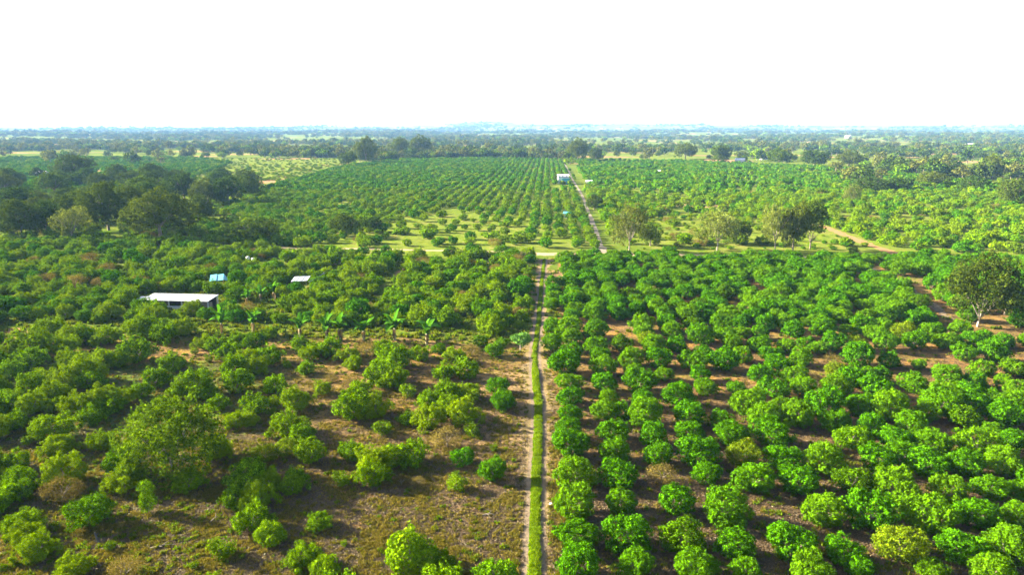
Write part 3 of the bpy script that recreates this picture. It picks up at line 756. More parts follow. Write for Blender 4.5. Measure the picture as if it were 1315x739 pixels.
for s in indR + indL + other_ind:
    lk, nm, cat = KM[s['k']]
    hz = {'shrub': 1.0, 'dry': .9, 'slender': 1.0, 'vine': 1.05}.get(s['k'], 1.0)
    gname = GR['R'] if isC(s) else {'dry': 'dry shrubs', 'wispy': 'saplings', 'vine': 'vine-covered trees', 'slender': None}.get(s['k'], GR['L'])
    tree_thing(nm, s, LIB[lk], LIBT['citrus'], cat, gname, hz)
n_ind = len(indR) + len(indL) + len(other_ind)

def stuff_arr(lst, nk, split_k=None):
    P = []; Sc = []; Ro = []; Id = []
    for s in lst:
        P.append((s['x'], s['y'], s.get('z', 0))); q = s['r'] * rnd.uniform(.9, 1.1)
        Sc.append((q, q * rnd.uniform(.9, 1.1), q * s.get('hz', 1.0) * rnd.uniform(.85, 1.15))); Ro.append((0, 0, rnd.uniform(0, 6.28)))
        Id.append(split_k(s) if split_k else rnd.randrange(nk))
    return P, Sc, Ro, Id
near_kinds = LIB['citrus'][:4] + LIB['shrub'][:4] + LIB['yl'][:2] + LIB['dry'][:1]
kidx = lambda s: {'citrus': rnd.randrange(4), 'shrub': 4 + rnd.randrange(4), 'yellow': 8, 'yellowish': 8 + rnd.randrange(2)}.get(s['k'], 10)
scatter("orchard_foliage", near_kinds, *stuff_arr(restR + restL + other_rest + OFF, 0, kidx), label='mass of small green orchard trees between the picked-out rows and the cross road')

# ------------------------------------------------------------------ the far orchards beyond the cross road
def world_poly(pts): return [tuple(gp(*p).xy) for p in pts]
POLY_A = world_poly([(300, 312), (255, 292), (330, 245), (440, 214), (520, 205), (640, 203.5), (722, 206), (735, 225), (768, 322), (540, 317), (400, 315)])
POLY_SP = world_poly([(440, 316), (470, 292), (560, 268), (640, 272), (700, 290), (735, 318), (640, 320)])     # thinly planted, grass shows
POLY_B = world_poly([(738, 206), (900, 208), (1100, 218), (1330, 245), (1450, 300), (1400, 330), (1175, 326), (1050, 288), (870, 280), (790, 300), (776, 300)])
POLY_G = world_poly([(785, 322), (790, 292), (870, 272), (1050, 290), (1130, 326)])                             # open grass, hardly any trees
POLY_C = world_poly([(-250, 245), (-200, 203), (250, 203), (300, 210), (240, 232), (60, 250)])
POLY_L2 = world_poly([(-300, 318), (-300, 300), (0, 312), (300, 315), (440, 317), (440, 322), (0, 322)])
far_mid = []; far_far = []
def row_fill(poly, sx, sy, keepf, kind, rlo, rhi, jit=.5, hz=1.0):
    xs = [p[0] for p in poly]; ys = [p[1] for p in poly]
    y = min(ys)
    while y < max(ys):
        x = math.ceil(min(xs) / sx) * sx
        while x < max(xs):
            if inpoly(x, y, poly):
                k_ = keepf(x, y)
                if rnd.random() < k_:
                    xx, yy = x + rnd.uniform(-jit, jit), y + rnd.uniform(-jit, jit)
                    r_ = rnd.uniform(rlo, rhi)
                    if clear(xx, yy, r_ * .8):
                        (far_mid if yy < 420 else far_far).append(dict(x=xx, y=yy, r=r_, k=kind, hz=hz))
            x += sx
        y += sy
def keepA(x, y):
    if inpoly(x, y, POLY_SP): return .32 if y < 285 else .5
    return .96 - .3 * smooth(.2, .4, mnoise.noise(Vector((x / 30, y / 40, 6))))
row_fill(POLY_A, 5.2, 5.2, keepA, 'shrub', 1.5, 2.6, .7)
def keepB(x, y):
    if inpoly(x, y, POLY_G): return .06
    n = mnoise.noise(Vector((x / 45, y / 70, 1)))
    return .97 - .55 * smooth(-.02, .35, n) - (.12 * smooth(60, 140, x) if y < 420 else .08)
row_fill(POLY_B, 5.2, 5.2, keepB, 'shrub', 1.6, 3.0, 1.3, .95)
row_fill(POLY_G, 5.5, 6.0, lambda x, y: .75, 'shrub', .5, 1.6, 1.8, .8)
row_fill(POLY_C, 6.0, 6.5, lambda x, y: .8 - .5 * smooth(0, .3, mnoise.noise(Vector((x / 50, y / 90, 4)))), 'shrub', 1.8, 3.0, 1.0)
row_fill(POLY_L2, 4.5, 4.5, lambda x, y: .8, 'shrub', 1.7, 2.7, 1.2)
print("far rows", len(far_mid), len(far_far))
scatter("orchard_foliage_beyond_crossroad", LIB['shrub_mid'] + LIB['citrus_mid'], *stuff_arr(far_mid, 14), label='even rows of small green fruit trees filling the fields just beyond the cross road')
scatter("orchard_foliage_far", LIB['citrus_far'], *stuff_arr(far_far, 4), label='far rows of tiny green fruit trees running to the wooded plain')

# ------------------------------------------------------------------ large trees that stand out
def big_tree(px, base, w, h, kind, label, group=None, name=None, tk=None, prox=None):
    g, t_ = ground_at(px, base)
    r_ = w / 2 * t_ / F
    cosf = math.cos(math.atan2(CAMH, g.y))
    hh = h * t_ / F / cosf
    unit = {'olive': 1.37, 'dark': 1.32, 'pale': 1.75, 'tall': 2.8, 'wide': 1.5, 'highdark': 1.62}[kind]
    hz = hh / unit
    o = thing(name or {'olive': 'spreading_tree', 'dark': 'dark_tree', 'pale': 'pale_tree', 'tall': 'tall_tree', 'wide': 'spreading_tree', 'highdark': 'dark_tree'}[kind], label, 'tree', (g.x, g.y, 0), rnd.uniform(0, 6.28), (r_, r_, hz), group)
    link("crown", rnd.choice(LIB[kind]), o)
    tks = LIBT['pale'] if kind == 'pale' else LIBT['big']
    link("trunk", rnd.choice(tks if tk is None else tk), o)
    return o
LIB['highdark'] = [big_crown("high_crown", leaf_mat("dark_olive_leaves", (0.014, 0.032, 0.003), (0.085, 0.115, 0.010), trans=0.2), 577, 44, 4200, .045, .72, .98, .85, .8, .2, 4, (0.14, .27))]
GW = 'large trees of the grove at left'
for (px, b, w, h, k, lab) in [
    (207, 308, 96, 64, 'olive', 'broad olive-green tree standing in front of the dark grove, pale trunk base showing'),
    (93, 310, 52, 50, 'pale', 'light-leaved tree in front of the dark grove, left of the broad olive tree'),
    (28, 306, 62, 50, 'dark', 'dark round tree at the left edge, lowest of the grove'),
    (60, 302, 50, 44, 'dark', 'dark tree between the left-edge tree and the light-leaved one'),
    (140, 296, 66, 62, 'dark', 'tall dark domed tree directly behind the light-leaved tree'),
    (170, 288, 52, 50, 'dark', 'dark tree between the tall dome and the broad olive tree'),
    (100, 284, 70, 42, 'olive', 'olive tree with flat top above the light-leaved tree'),
    (25, 278, 66, 38, 'dark', 'dark tree high at the left edge of the grove'),
    (184, 262, 74, 38, 'olive', 'flat olive tree at the back of the grove'),
    (98, 234, 54, 36, 'dark', 'lone rounded big tree standing behind the grove in the left field'),
    (48, 230, 20, 15, 'dark', 'small lone dark tree left of the rounded big tree'),
    (237, 256, 48, 34, 'dark', 'dark tree right of the flat olive tree'),
    (198, 240, 46, 30, 'dark', 'dark crown rising at the top of the grove'),
    (268, 262, 48, 32, 'olive', 'olive tree in the middle of the grove tail'),
    (293, 262, 46, 36, 'dark', 'dark tree near the right tail of the grove'),
    (322, 254, 34, 30, 'olive', 'bright olive tree at the right tip of the grove'),
    (281, 240, 32, 20, 'dark', 'small dark tree along the back edge of the grove'),
    (255, 285, 48, 34, 'dark', 'low dark tree right of the broad olive tree'),
    (325, 312, 72, 34, 'olive', 'low spreading olive bush-tree right of the grove beside the citrus field'),
    (5, 250, 40, 28, 'olive', 'olive tree cut by the left edge above the grove'),
    (120, 260, 46, 24, 'olive', 'yellowish olive tree in the thick of the grove'),
    (445, 304, 44, 30, 'olive', 'brownish olive tree at the near corner of the citrus field'),
    (480, 298, 30, 20, 'dark', 'dark bushy tree right of the brownish one at the field corner'),
    ]:
    big_tree(px, b, w, h, k, lab, GW if px < 400 else None)
grove = []
for _ in range(400):
    px = rnd.uniform(-25, 330); b_ = rnd.uniform(236, 300) - max(0, px - 150) * .30
    b_ = max(b_, 234 + rnd.uniform(0, 10))
    if 60 < px < 270 and b_ > 272: continue
    g = gp(px, b_)
    if any(math.hypot(g.x - q['x'], g.y - q['y']) < 15 for q in grove) or len(grove) > 24: continue
    grove.append(dict(x=g.x, y=g.y, px=px, py=b_, w=rnd.uniform(34, 58) * (.75 if b_ < 262 else 1), k=rnd.choice(['dark', 'dark', 'olive'])))
label_by_landmark(grove, {'dark': 'dark tree in the grove', 'olive': 'olive-green tree in the grove'}, [('the broad olive tree', 207, 300), ('the left edge', 0, 270), ('the light-leaved tree', 93, 300), ('the lone rounded tree', 98, 225), ('the bright right tip', 322, 248), ('the tall dark dome', 140, 285)])
for s in grove: big_tree(s['px'], s['py'], s['w'], s['w'] * rnd.uniform(.6, .75), s['k'], s['label'], GW)
GP = 'trees along the far side of the cross road'
for (px, b, w, h, k, lab) in [
    (808, 323, 60, 66, 'pale', 'pale thin-leaved tree with forked white trunk, first right of the far road'),
    (921, 322, 62, 58, 'pale', 'pale spreading tree with fine bare limbs, second along the cross road'),
    (995, 323, 48, 68, 'pale', 'pale tall tree left of the darkest tree at the cross road'),
    (1018, 323, 44, 64, 'olive', 'olive-green tree squeezed between the pale tall tree and the dark one'),
    (1040, 320, 36, 66, 'tall', 'darkest narrow tree at the right end of the cross road group'),
    (945, 312, 40, 30, 'dark', 'dark tree behind the second pale tree'),
    (835, 316, 34, 30, 'olive', 'olive tree half hidden behind the first pale tree'),
    (1096, 330, 14, 13, 'dark', 'small dark round bush on the grass left of the orange dirt road'),
    (763, 270, 23, 20, 'dark', 'dark round tree beside the far road'),
    (1094, 262, 26, 26, 'pale', 'grey-brown tree standing among the far right citrus'),
    (1255, 420, 100, 88, 'highdark', 'large dark tree with white trunk at the right edge above the citrus rows'),
    ]:
    big_tree(px, b, w, h, k, lab, GP if b > 315 and px < 1060 else None, tk=LIBT['bigpale'] if px > 1200 else None)
for (px, b, w, h, k, lab) in [
    (1290, 405, 46, 34, 'dark', 'dense dark bushy tree just behind the large dark tree at the right edge'),
    (1118, 247, 52, 20, 'dark', 'dark green clump tree, left one in the right middle distance'),
    (1150, 246, 40, 18, 'dark', 'dark green clump tree, right of the left one in the right middle distance'),
    (1200, 240, 46, 20, 'olive', 'broad olive tree in the right middle distance'),
    (1250, 246, 40, 20, 'dark', 'dark broad tree left of the far right olive tree'),
    (1273, 228, 30, 30, 'olive', 'tall olive tree near the right edge in the far distance'),
    (1300, 265, 44, 36, 'dark', 'dark tree touching the right edge in the middle distance'),
    (470, 210, 30, 36, 'olive', 'tall two-domed olive tree at the far edge of the citrus field, left end'),
    (447, 214, 24, 20, 'olive', 'smaller olive tree left of the tall two-domed one'),
    (512, 202, 28, 26, 'olive', 'olive tree right of the two-domed one'),
    (540, 201, 34, 27, 'olive', 'broad pair-crowned olive tree right of centre-left field edge'),
    (742, 208, 28, 30, 'olive', 'olive tree at the far end of the far road'),
    (765, 207, 18, 18, 'dark', 'dark tree right of the olive one at the road end'),
    (720, 234, 18, 12, 'dark', 'dark tree right behind the white and teal house'),
    (925, 210, 32, 24, 'dark', 'dark tree left of the far white building'),
    (1000, 212, 36, 22, 'rust', 'brown-leaved tree right of the far white building'),
    (880, 204, 30, 22, 'rust', 'brown tree in the far woods left of the white building'),
    (1045, 214, 40, 22, 'dark', 'dark broad tree in the right far woods'),
    (1090, 214, 34, 20, 'olive', 'olive tree in the right far woods'),
    ]:
    big_tree(px, b, w, h, 'olive' if k == 'rust' else k, lab, None)
# the wide tree over the lower left orchard, seen from above, with bare limbs
LIB['wide'] = [big_crown("wide_crown", leaf_mat("wide_tree_leaves", (0.022, 0.05, 0.002), (0.115, 0.19, 0.006), trans=0.25), 571, 46, 3300, .05, .75, .62, .85, .9, .3, 4, (0.13, .24))]
t_ = big_tree(222, 608, 138, 100, 'wide', 'wide olive-leaved tree with pale bare limbs in the lower left orchard', None, 'spreading_tree', LIBT['bigpale'])
# the pale small tree beside the track, on a bare trunk
g, _t = ground_at(670, 452)
o = thing('papaya_like_tree', 'small pale mint-green tree on a thin bare trunk left of the track', 'tree', (g.x - .2, g.y, 0), 0, (2.1, 2.1, 2.0))
o.name = 'small_tree'
link("crown", crown_mesh("mint_crown", M['mint'], [(a, b, c_ + .55, d, e) for a, b, c_, d, e in dome_blobs(41, 10, .6)], 520, 5, .14, 42, .05), o)
link("trunk", trunk_mesh("thin_trunk", M['pale_bark'], 43, 1.0, .05, .5, 5, 1.3), o)

# ------------------------------------------------------------------ banana plants
def banana_leaf(L, W, droop, seed):
    r = random.Random(seed); V = []; Fc = []; n = 8
    for i in range(n + 1):
        f = i / n; x = L * (f - .12 * f * f * droop); z = L * (0.75 * f - droop * 0.95 * f * f)
        w = W * math.sin(math.pi * min(1, (.06 + f * .94))) ** .6 * (1 if i < n else 0.1) * r.uniform(.85, 1.08)
        V += [(x, -w, z + w * .35), (x, 0, z), (x, w, z + w * .35)]
    for i in range(n):
        for k in range(2): Fc.append((3*i+k, 3*i+k+3, 3*i+k+4, 3*i+k+1))
    T = np.repeat(np.array([r.random()]), len(V))
    return V, Fc, T
BL = []
for i in range(4):
    V_, F_, T_ = banana_leaf(2.6, .52, (.45, .7, .9, .25)[i], i); BL.append(mesh_np("banana_leaf", V_, F_, [M['banana']], T_))
V_, F_, T_ = banana_leaf(1.7, .3, 2.6, 9); BDRY = mesh_np("dry_banana_leaf", V_, F_, [M['banana_dry']], T_)
BST = MB().tube([(0, 0, -.1), (.03, 0, 1.0), (0, .02, 1.95)], [.19, .15, .10], 8).mesh("banana_stem", plain("banana_stem", (.26, .24, .12), .7, .4, 5), True)
blab = ['banana plant with drooping pale leaves, leftmost of the row', 'banana plant with upright leaves, second in the row from the left', 'bright upright banana plant, third in the row', 'banana plant with dry brown skirt, fourth in the row', 'low banana plant with dry leaves, fifth in the row',
        'brightest tall banana plant in the middle of the row', 'banana plant with ragged pale leaves, second from the right in the row', 'grey-green banana plant with brown trunk, rightmost of the row', 'banana plant behind the row, left of three near the shed', 'banana plant behind the row, middle of three near the shed', 'banana plant behind the row, right of three near the shed']
for i, (px, py) in enumerate(BAN):
    g = gp(px, py); s_ = rnd.uniform(.95, 1.25) * (1.0 if py > 400 else .85)
    o = thing('banana_plant', blab[i], 'banana plant', g, rnd.uniform(0, 6.28), s_, 'banana plants')
    link("stem", BST, o)
    nl = 12
    for k in range(nl):
        l = link("leaf", BL[(k + i) % 4], o, (0, 0, 1.8 + .03 * k)); l.rotation_euler = (rnd.uniform(-.15, .15), -rnd.uniform(.1, .95), k * 2.4 + rnd.uniform(-.3, .3)); q = rnd.uniform(.75, 1.15); l.scale = (q, q, q)
    for k in range(4):
        l = link("dry_leaf", BDRY, o, (0, 0, 1.7)); l.rotation_euler = (0, rnd.uniform(.25, .6), k * 1.26 + rnd.uniform(-.4, .4)); l.scale = (rnd.uniform(.4, .8),) * 3
# ------------------------------------------------------------------ buildings
def local_at(o, px, py, z):
    """not used for shapes; only to read where a corner stands"""
    return gp(px, py, z)

# long open shed with white sheet roof
A0 = gp(181.7, 385.4, 2.0); A1 = gp(267.5, 387.4, 2.0)      # front eave ends
ux = (A1 - A0).normalized(); Ls = (A1 - A0).length
ang = math.atan2(ux.y, ux.x)
shed = thing('long_shed', 'long open-sided shed with bright white sheet roof and low whitewashed wall', 'shed', (A0.x, A0.y, 0), ang)
D = 4.2
npan = 8; pw = Ls / npan
pan = MB().slab((0.015, -.3, 2.02), (pw - .015, -.3, 2.02), (pw - .015, D + .3, 2.40), (.015, D + .3, 2.40), .05)
for k in range(9): 
    x = .1 + k * (pw - .2) / 8
    pan.slab((x - .03, -.3, 2.05), (x + .03, -.3, 2.05), (x + .03, D + .3, 2.43), (x - .03, D + .3, 2.43), .03)
pm = pan.mesh("roof_sheet", M['white_roof'])
for k in range(npan): link("roof_sheet", pm, shed, (k * pw, 0, 0.006 * (k % 2)))
post_m = MB().box(-.11, .11, -.11, .11, 0, 1.95).mesh("post", M['white'])
for k in range(6):
    for yy in (0.05, D - .1): link("post", post_m, shed, (.2 + k * (Ls - .4) / 5, yy, 0 if yy < 1 else .0)).scale = (1, 1, 1 if yy < 1 else 1.15)
MB().box(.35, Ls * .75, -.02, .12, 0, .8).build("low_wall", M['white'], shed)
MB().box(.35, Ls - .35, D - .32, D - .24, 0, 1.95).build("back_wall", M['darkin'], shed)  # darkness under the shed roof is put into this wall's colour
MB().box(Ls * .55, Ls - .5, 1.2, 2.4, 0.02, 1.3).build("stacked_crates", M['timber'], shed)
for yy, zz in ((0.05, 1.93), (D - .1, 2.26)): MB().tube([(0, yy, zz), (Ls, yy, zz)], .05, 5).build("beam", M['timber'], shed)
annex = MB()
MB().slab((-2.6, .6, 1.6), (-.05, .6, 1.65), (-.05, 3.8, 1.85), (-2.6, 3.8, 1.8), .05).build("annex_roof", M['grey_sheet'], shed)
for xx in (-2.45, -1.3): link("post", post_m, shed, (xx, .8, 0)).scale = (.7, .7, .78)

def gable_hut(name, label, cat, px, py, w, d, h, rise, wall, roof, rz=0.0, door=None, wins=2, teal=False, group=None):
    g = gp(px, py)
    o = thing(name, label, cat, (g.x, g.y, height(g.x, g.y)), rz, 1.0, group)
    mb = MB(); mb.box(-w/2, w/2, 0, d, 0, h)
    b = len(mb.v); mb.v += [(-w/2, 0, h), (w/2, 0, h), (0, 0, h + rise), (-w/2, d, h), (w/2, d, h), (0, d, h + rise)]; mb.f += [(b, b+1, b+2), (b+4, b+3, b+5)]
    mb.build("wall", wall, o)
    e = .45
    for s in (-1, 1):
        pts = [(0, -e, h + rise + .06), (0, d + e, h + rise + .06), (s * (w/2 + e), d + e, h - rise * e / (w/2) + .06), (s * (w/2 + e), -e, h - rise * e / (w/2) + .06)]
        if s > 0: pts = pts[::-1]
        MB().slab(*pts, .08).build("roof", roof, o)
    for k in range(wins):
        x = -w/2 + (k + 1) * w / (wins + 1)
        f = MB().box(x - .55, x + .55, -.06, -.003, h * .45, h * .45 + 1.1).build("window", M['white'], o)
        MB().box(x - .45, x + .45, -.085, -.062, h * .45 + .1, h * .45 + 1.0).build("pane", M['glass'], f)
    return o
# two-storey white house with teal front
g = gp(723.5, 236.5)
house = thing('farm_house', 'two-storey white house with teal lower front beside the far road', 'house', (g.x, g.y, 0), R(4))
W_ = 7.6; H_ = 5.7
MB().box(-W_/2, W_/2, 0, 7, 0, H_).build("wall", M['white'], house)
MB().box(-W_/2 + 2.6, W_/2 + .25, -1.5, -.02, 0, 4.4).build("front_room", M['teal'], house)
MB().box(-W_/2 + 2.4, W_/2 + .4, -1.7, -.01, 4.41, 4.52).build("terrace_slab", M['white_roof'], house)
MB().slab((-W_/2 - .4, -.4, H_ + .1), (W_/2 + .4, -.4, H_ + .1), (W_/2 + .4, 3.5, H_ + 1.0), (-W_/2 - .4, 3.5, H_ + 1.0), .1).build("roof", M['white_roof'], house)
MB().slab((-W_/2 - .4, 3.5, H_ + 1.01), (W_/2 + .4, 3.5, H_ + 1.01), (W_/2 + .4, 7.4, H_ + .1), (-W_/2 - .4, 7.4, H_ + .1), .1).build("roof", M['cyan_sheet'], house)
for x in (-3, -.6, 2.2):
    f = MB().box(x - .55, x + .55, -.08, -.003, 4.9, 5.9).build("window", M['teal'], house)
    MB().box(x - .42, x + .42, -.11, -.082, 5.0, 5.8).build("pane", M['glass'], f)
d_ = MB().box(.6, 1.6, -1.56, -1.503, .02, 2.2).build("door", M['white'], house)
MB().box(1.4, 1.5, -1.62, -1.562, 1.0, 1.1).build("handle", M['darkin'], d_)

gable_hut('small_hut', 'tiny white-roofed hut among the citrus right of the far road', 'hut', 760, 237, 5, 4, 2.2, .8, M['white'], M['white_roof'], R(85), wins=1)
gable_hut('long_hut', 'small white long roof low in the far right citrus', 'hut', 848, 223, 8, 4, 2.3, .8, M['white'], M['white_roof'], R(88), wins=1)
gable_hut('roadside_hut', 'low white-roofed hut at the left side of the far road bend', 'hut', 733, 280, 3.2, 2.8, 2.2, .5, M['white'], M['cyan_sheet'], R(80), wins=1)
gable_hut('far_white_building', 'far white building half hidden by trees beyond the right citrus', 'building', 956, 210.5, 13, 10, 4.5, 1.8, M['white'], M['white_roof'], R(70), wins=3)
for (px, py, w, h, rf, lab) in [(985, 205, 14, 5, 'rust_roof', 'far house with clay roof right of the white building'), (838, 193, 16, 5, 'white_roof', 'far pale roof in the woods above the far road end'), (598, 197, 16, 5, 'white_roof', 'tiny pale roof at the far edge left of the road end'),
        (1040, 188, 30, 8, 'rust_roof', 'long clay-roofed building in the hazy right distance'), (1250, 190, 40, 8, 'white_roof', 'long pale building in the hazy distance near the right edge'), (1090, 180, 40, 9, 'white_roof', 'pale distant building right of centre near the horizon'),
        (60, 227, 9, 3, 'white_roof', 'small pale roof left of the lone rounded big tree'), (1190, 196, 26, 6, 'rust_roof', 'low brown building in the far right plain')]:
    gable_hut('far_building', lab, 'building', px, py, w, 8, h, 1.6, M['white'], M[rf], R(86), wins=2)

# cyan shelter: a sloping sheet on posts
c = gp(279, 367)
o = thing('sheet_shelter', 'small shelter under a tilted cyan roof behind the long shed', 'shelter', (c.x, c.y, 0), R(22), .78)
for k in range(2):
    MB().slab((-2.0 + k * 2.02, -1.5, 1.85), (-.02 + k * 2.02, -1.5, 2.05), (-.02 + k * 2.02, 3.0, 3.15), (-2.0 + k * 2.02, 3.0, 2.95), .05).build("roof_sheet", M['cyan_sheet'], o)
MB().slab((2.05, -1.3, 2.05), (3.2, -.6, 1.5), (3.2, 2.2, 1.6), (2.05, 3.0, 3.1), .05).build("roof_sheet", M['cyan_sheet'], o)
for xx, yy, zz in ((-1.8, -1.3, 1.85), (1.8, -1.3, 2.0), (-1.8, 2.8, 2.9), (1.8, 2.8, 3.05)): MB().tube([(xx, yy, 0), (xx, yy, zz)], .07, 6).build("post", M['timber'], o)
# grey lean-to and the pole with its wire
c = gp(385, 369.5)
o = thing('lean_to', 'low lean-to with a weathered grey sheet roof among the orchard trees', 'shelter', (c.x, c.y, 0), R(12))
for k in range(3): MB().slab((-1.9 + k * 1.3, -.8, 1.75), (-.64 + k * 1.3, -.8, 1.8 + .005 * k), (-.2 + k * 1.3, 2.6, 2.3 + .005 * k), (-1.46 + k * 1.3, 2.6, 2.25), .04).build("roof_sheet", M['grey_sheet'], o)
for xx, yy, zz in ((-1.7, -.6, 1.7), (1.7, -.6, 1.75), (-1.2, 2.4, 2.2), (2.2, 2.4, 2.25)): MB().tube([(xx, yy, 0), (xx, yy, zz)], .06, 6).build("post", M['timber'], o)
p1 = gp(417, 366); 
o = thing('wire_post', 'timber post with a pale wire running down to the grey lean-to', 'post', (p1.x, p1.y, 0))
MB().tube([(0, 0, 0), (0, 0, 3.2)], .09, 6).build("pole", M['timber'], o)
e = gp(396, 363, 2.2) - p1
MB().tube([(0, 0, 3.0), (e.x * .5, e.y * .5, 2.5), (e.x, e.y, 2.25)], .035, 4).build("wire", M['wire'], o)
for i, (px, py) in enumerate([(319, 341), (326, 343)]):
    g = gp(px, py); o = thing('water_tank', ['pale upright tank on legs, left of two behind the shed', 'darker upright tank on legs, right of two behind the shed'][i], 'tank', (g.x, g.y, 0))
    MB().tube([(0, 0, 1.2), (0, 0, 1.25), (0, 0, 2.5), (0, 0, 2.6)], [.1, .5, .5, .25], 10).build("tank", M['white'] if i == 0 else M['grey_sheet'], o, True)
    for k in range(4): MB().tube([(.35 * (-1) ** k, .35 * (1 if k < 2 else -1), 0), (.3 * (-1) ** k, .3 * (1 if k < 2 else -1), 1.3)], .05, 5).build("leg", M['timber'], o)

# litter on the ground: two pale bags, a leaning stump, fallen branches
def lump(name, label, px, py, s, mat, seed):
    r = random.Random(seed); g = gp(px, py); V = []; Fc = []; n, m = 8, 5
    for i in range(m + 1):
        for j in range(n):
            a = 2 * math.pi * j / n; e_ = math.pi * i / m; k = s * (1 + r.uniform(-.25, .25))
            V.append((k * math.sin(e_) * math.cos(a), k * math.sin(e_) * math.sin(a) * .7, max(0, s * .45 + k * .55 * math.cos(e_))))
    for i in range(m):
        for j in range(n): Fc.append((i*n+j, (i+1)*n+j, (i+1)*n+(j+1)%n, i*n+(j+1)%n))
    me = bpy.data.meshes.new(name); me.from_pydata(V, [], Fc); me.materials.append(mat)
    link(name, me, None, g, label=label, category='bag')
lump('plastic_bag', 'crumpled white plastic bag on the dirt left of the track', 655, 602, .16, M['bag'], 1)
lump('plastic_bag', 'crumpled white plastic bag on the verge right of the track', 707, 649, .20, M['bag'], 2)
g = gp(127, 698)
o = thing('tree_stump', 'dark leaning dead stump with a forked top in the lower left clearing', 'stump', g)
MB().tube([(0, 0, -.05), (-.15, 0, .5), (-.32, .1, 1.0)], [.13, .1, .06], 6).build("stem", M['darkin'], o)
MB().tube([(-.2, 0, .6), (-.05, .1, .95)], [.06, .03], 5).build("branch", M['darkin'], o)
for i, (px, py, L, a, lab) in enumerate([(193, 706, 2.2, .35, 'dark fallen branch lying on the grass below the slender young tree'), (270, 672, 1.6, 1.2, 'small bare twiggy branch standing in the orange clearing'), (620, 663, 1.3, .1, 'short brown branch on the bare dirt left of the track')]):
    g = gp(px, py); o = thing('fallen_branch', lab, 'branch', g, a)
    MB().tube([(0, 0, .06), (L * .5, .08, .16), (L, -.05, .10)], [.08, .06, .025], 6).build("limb", M['bark'], o)
    MB().tube([(L * .45, .05, .15), (L * .7, .4, .35)], [.04, .012], 5).build("twig", M['bark'], o)
    MB().tube([(L * .3, .05, .12), (L * .5, -.4, .3)], [.035, .01], 5).build("twig", M['bark'], o)

# ------------------------------------------------------------------ far woods on the plain and the hills
FT = []
def wood_density(x, y, d):
    n = mnoise.noise(Vector((x / 520, y / (120 + d * .05), 21))) + .55 * mnoise.noise(Vector((x / 110, y / 80, 8)))
    return smooth(.02, .28, n + (.08 if d > 2600 else 0)) + .04

# singled-out far trees: those of the first woods
LMF = [('the white and teal house', 723, 225), ('the far white building', 956, 206), ('the two-domed olive tree', 470, 195), ('the lone rounded big tree', 98, 215), ('the far left edge', 0, 195), ('the far right edge', 1315, 205), ('the end of the far road', 726, 205), ('the far house with clay roof', 1000, 203),
       ('the far left yellow-green field', 340, 215), ('the hazy right distance', 1150, 200), ('the hazy left woods', 230, 190), ('the centre woods', 620, 195), ('the right far woods', 850, 200)]
cand = []
tries = 0
while len(cand) < 270 and tries < 60000:
    tries += 1
    px = rnd.uniform(-30, 1345); base = 178 + 34 * rnd.random() ** .8
    if 240 < px < 450 and base > 203: continue
    if px > 1020 and rnd.random() < .5: base += rnd.uniform(0, 30)
    if px < 240 and 198 < base and rnd.random() < .65: continue
    g, t_ = ground_at(px, base)
    pg = (g.x, g.y)
    if inpoly(g.x, g.y, POLY_A) or (inpoly(g.x, g.y, POLY_B) and not (px > 1060 and base > 212)): continue
    if rnd.random() > wood_density(g.x, g.y, t_) * .9 + .1: continue
    r_ = rnd.uniform(5, 11)
    if any(math.hypot(g.x - q['x'], g.y - q['y']) < 9 for q in cand): continue
    if not clear(g.x, g.y, r_ * .5): continue
    i = rnd.randrange(9)
    cand.append(dict(x=g.x, y=g.y, r=r_, px=px, py=base, k=i))
for s in cand: s['rr'] = s.pop('r')
label_by_landmark(cand, {i: FAR_WORD[i] + ' far tree' for i in range(9)}, LMF)
for s in cand:
    rr = s['rr']
    o = link("far_tree", LIB['far_tree'][s['k']], None, (s['x'], s['y'], height(s['x'], s['y'])), label=s['label'], category='tree', group='trees of the woods beyond the orchards')
    o.rotation_euler = (0, 0, rnd.uniform(0, 6.28)); o.scale = (rr, rr, rr * rnd.uniform(.8, 1.15))
# the rest, too many to pick apart
woods = []
for _ in range(60000):
    u = rnd.random(); d = 640 * (7400 / 640) ** (u ** .85); a = rnd.uniform(-.86, .86) - YAW
    x, y = d * math.sin(a), d * math.cos(a)
    if d < 1300 and (inpoly(x, y, POLY_A) or inpoly(x, y, POLY_B) or inpoly(x, y, POLY_C)): continue
    if rnd.random() > wood_density(x, y, d) * (.30 if d < 900 else .65 if d < 1500 else .9): continue
    q = to_px(x, y)
    if q and 240 < q[0] < 450 and q[1] > 203: continue
    if d < 1300 and not clear(x, y, 4): continue
    r_ = rnd.uniform(5, 10) * (1 + smooth(1500, 5000, d) * 1.0)
    woods.append(dict(x=x, y=y, z=height(x, y) - .3, r=r_, hz=.75 if d > 2500 else .95))
print("woods", len(woods))
scatter("distant_woods", LIB['far_tree'], *stuff_arr(woods, 9), label='hazy woods of countless small trees reaching to the hills on the horizon')
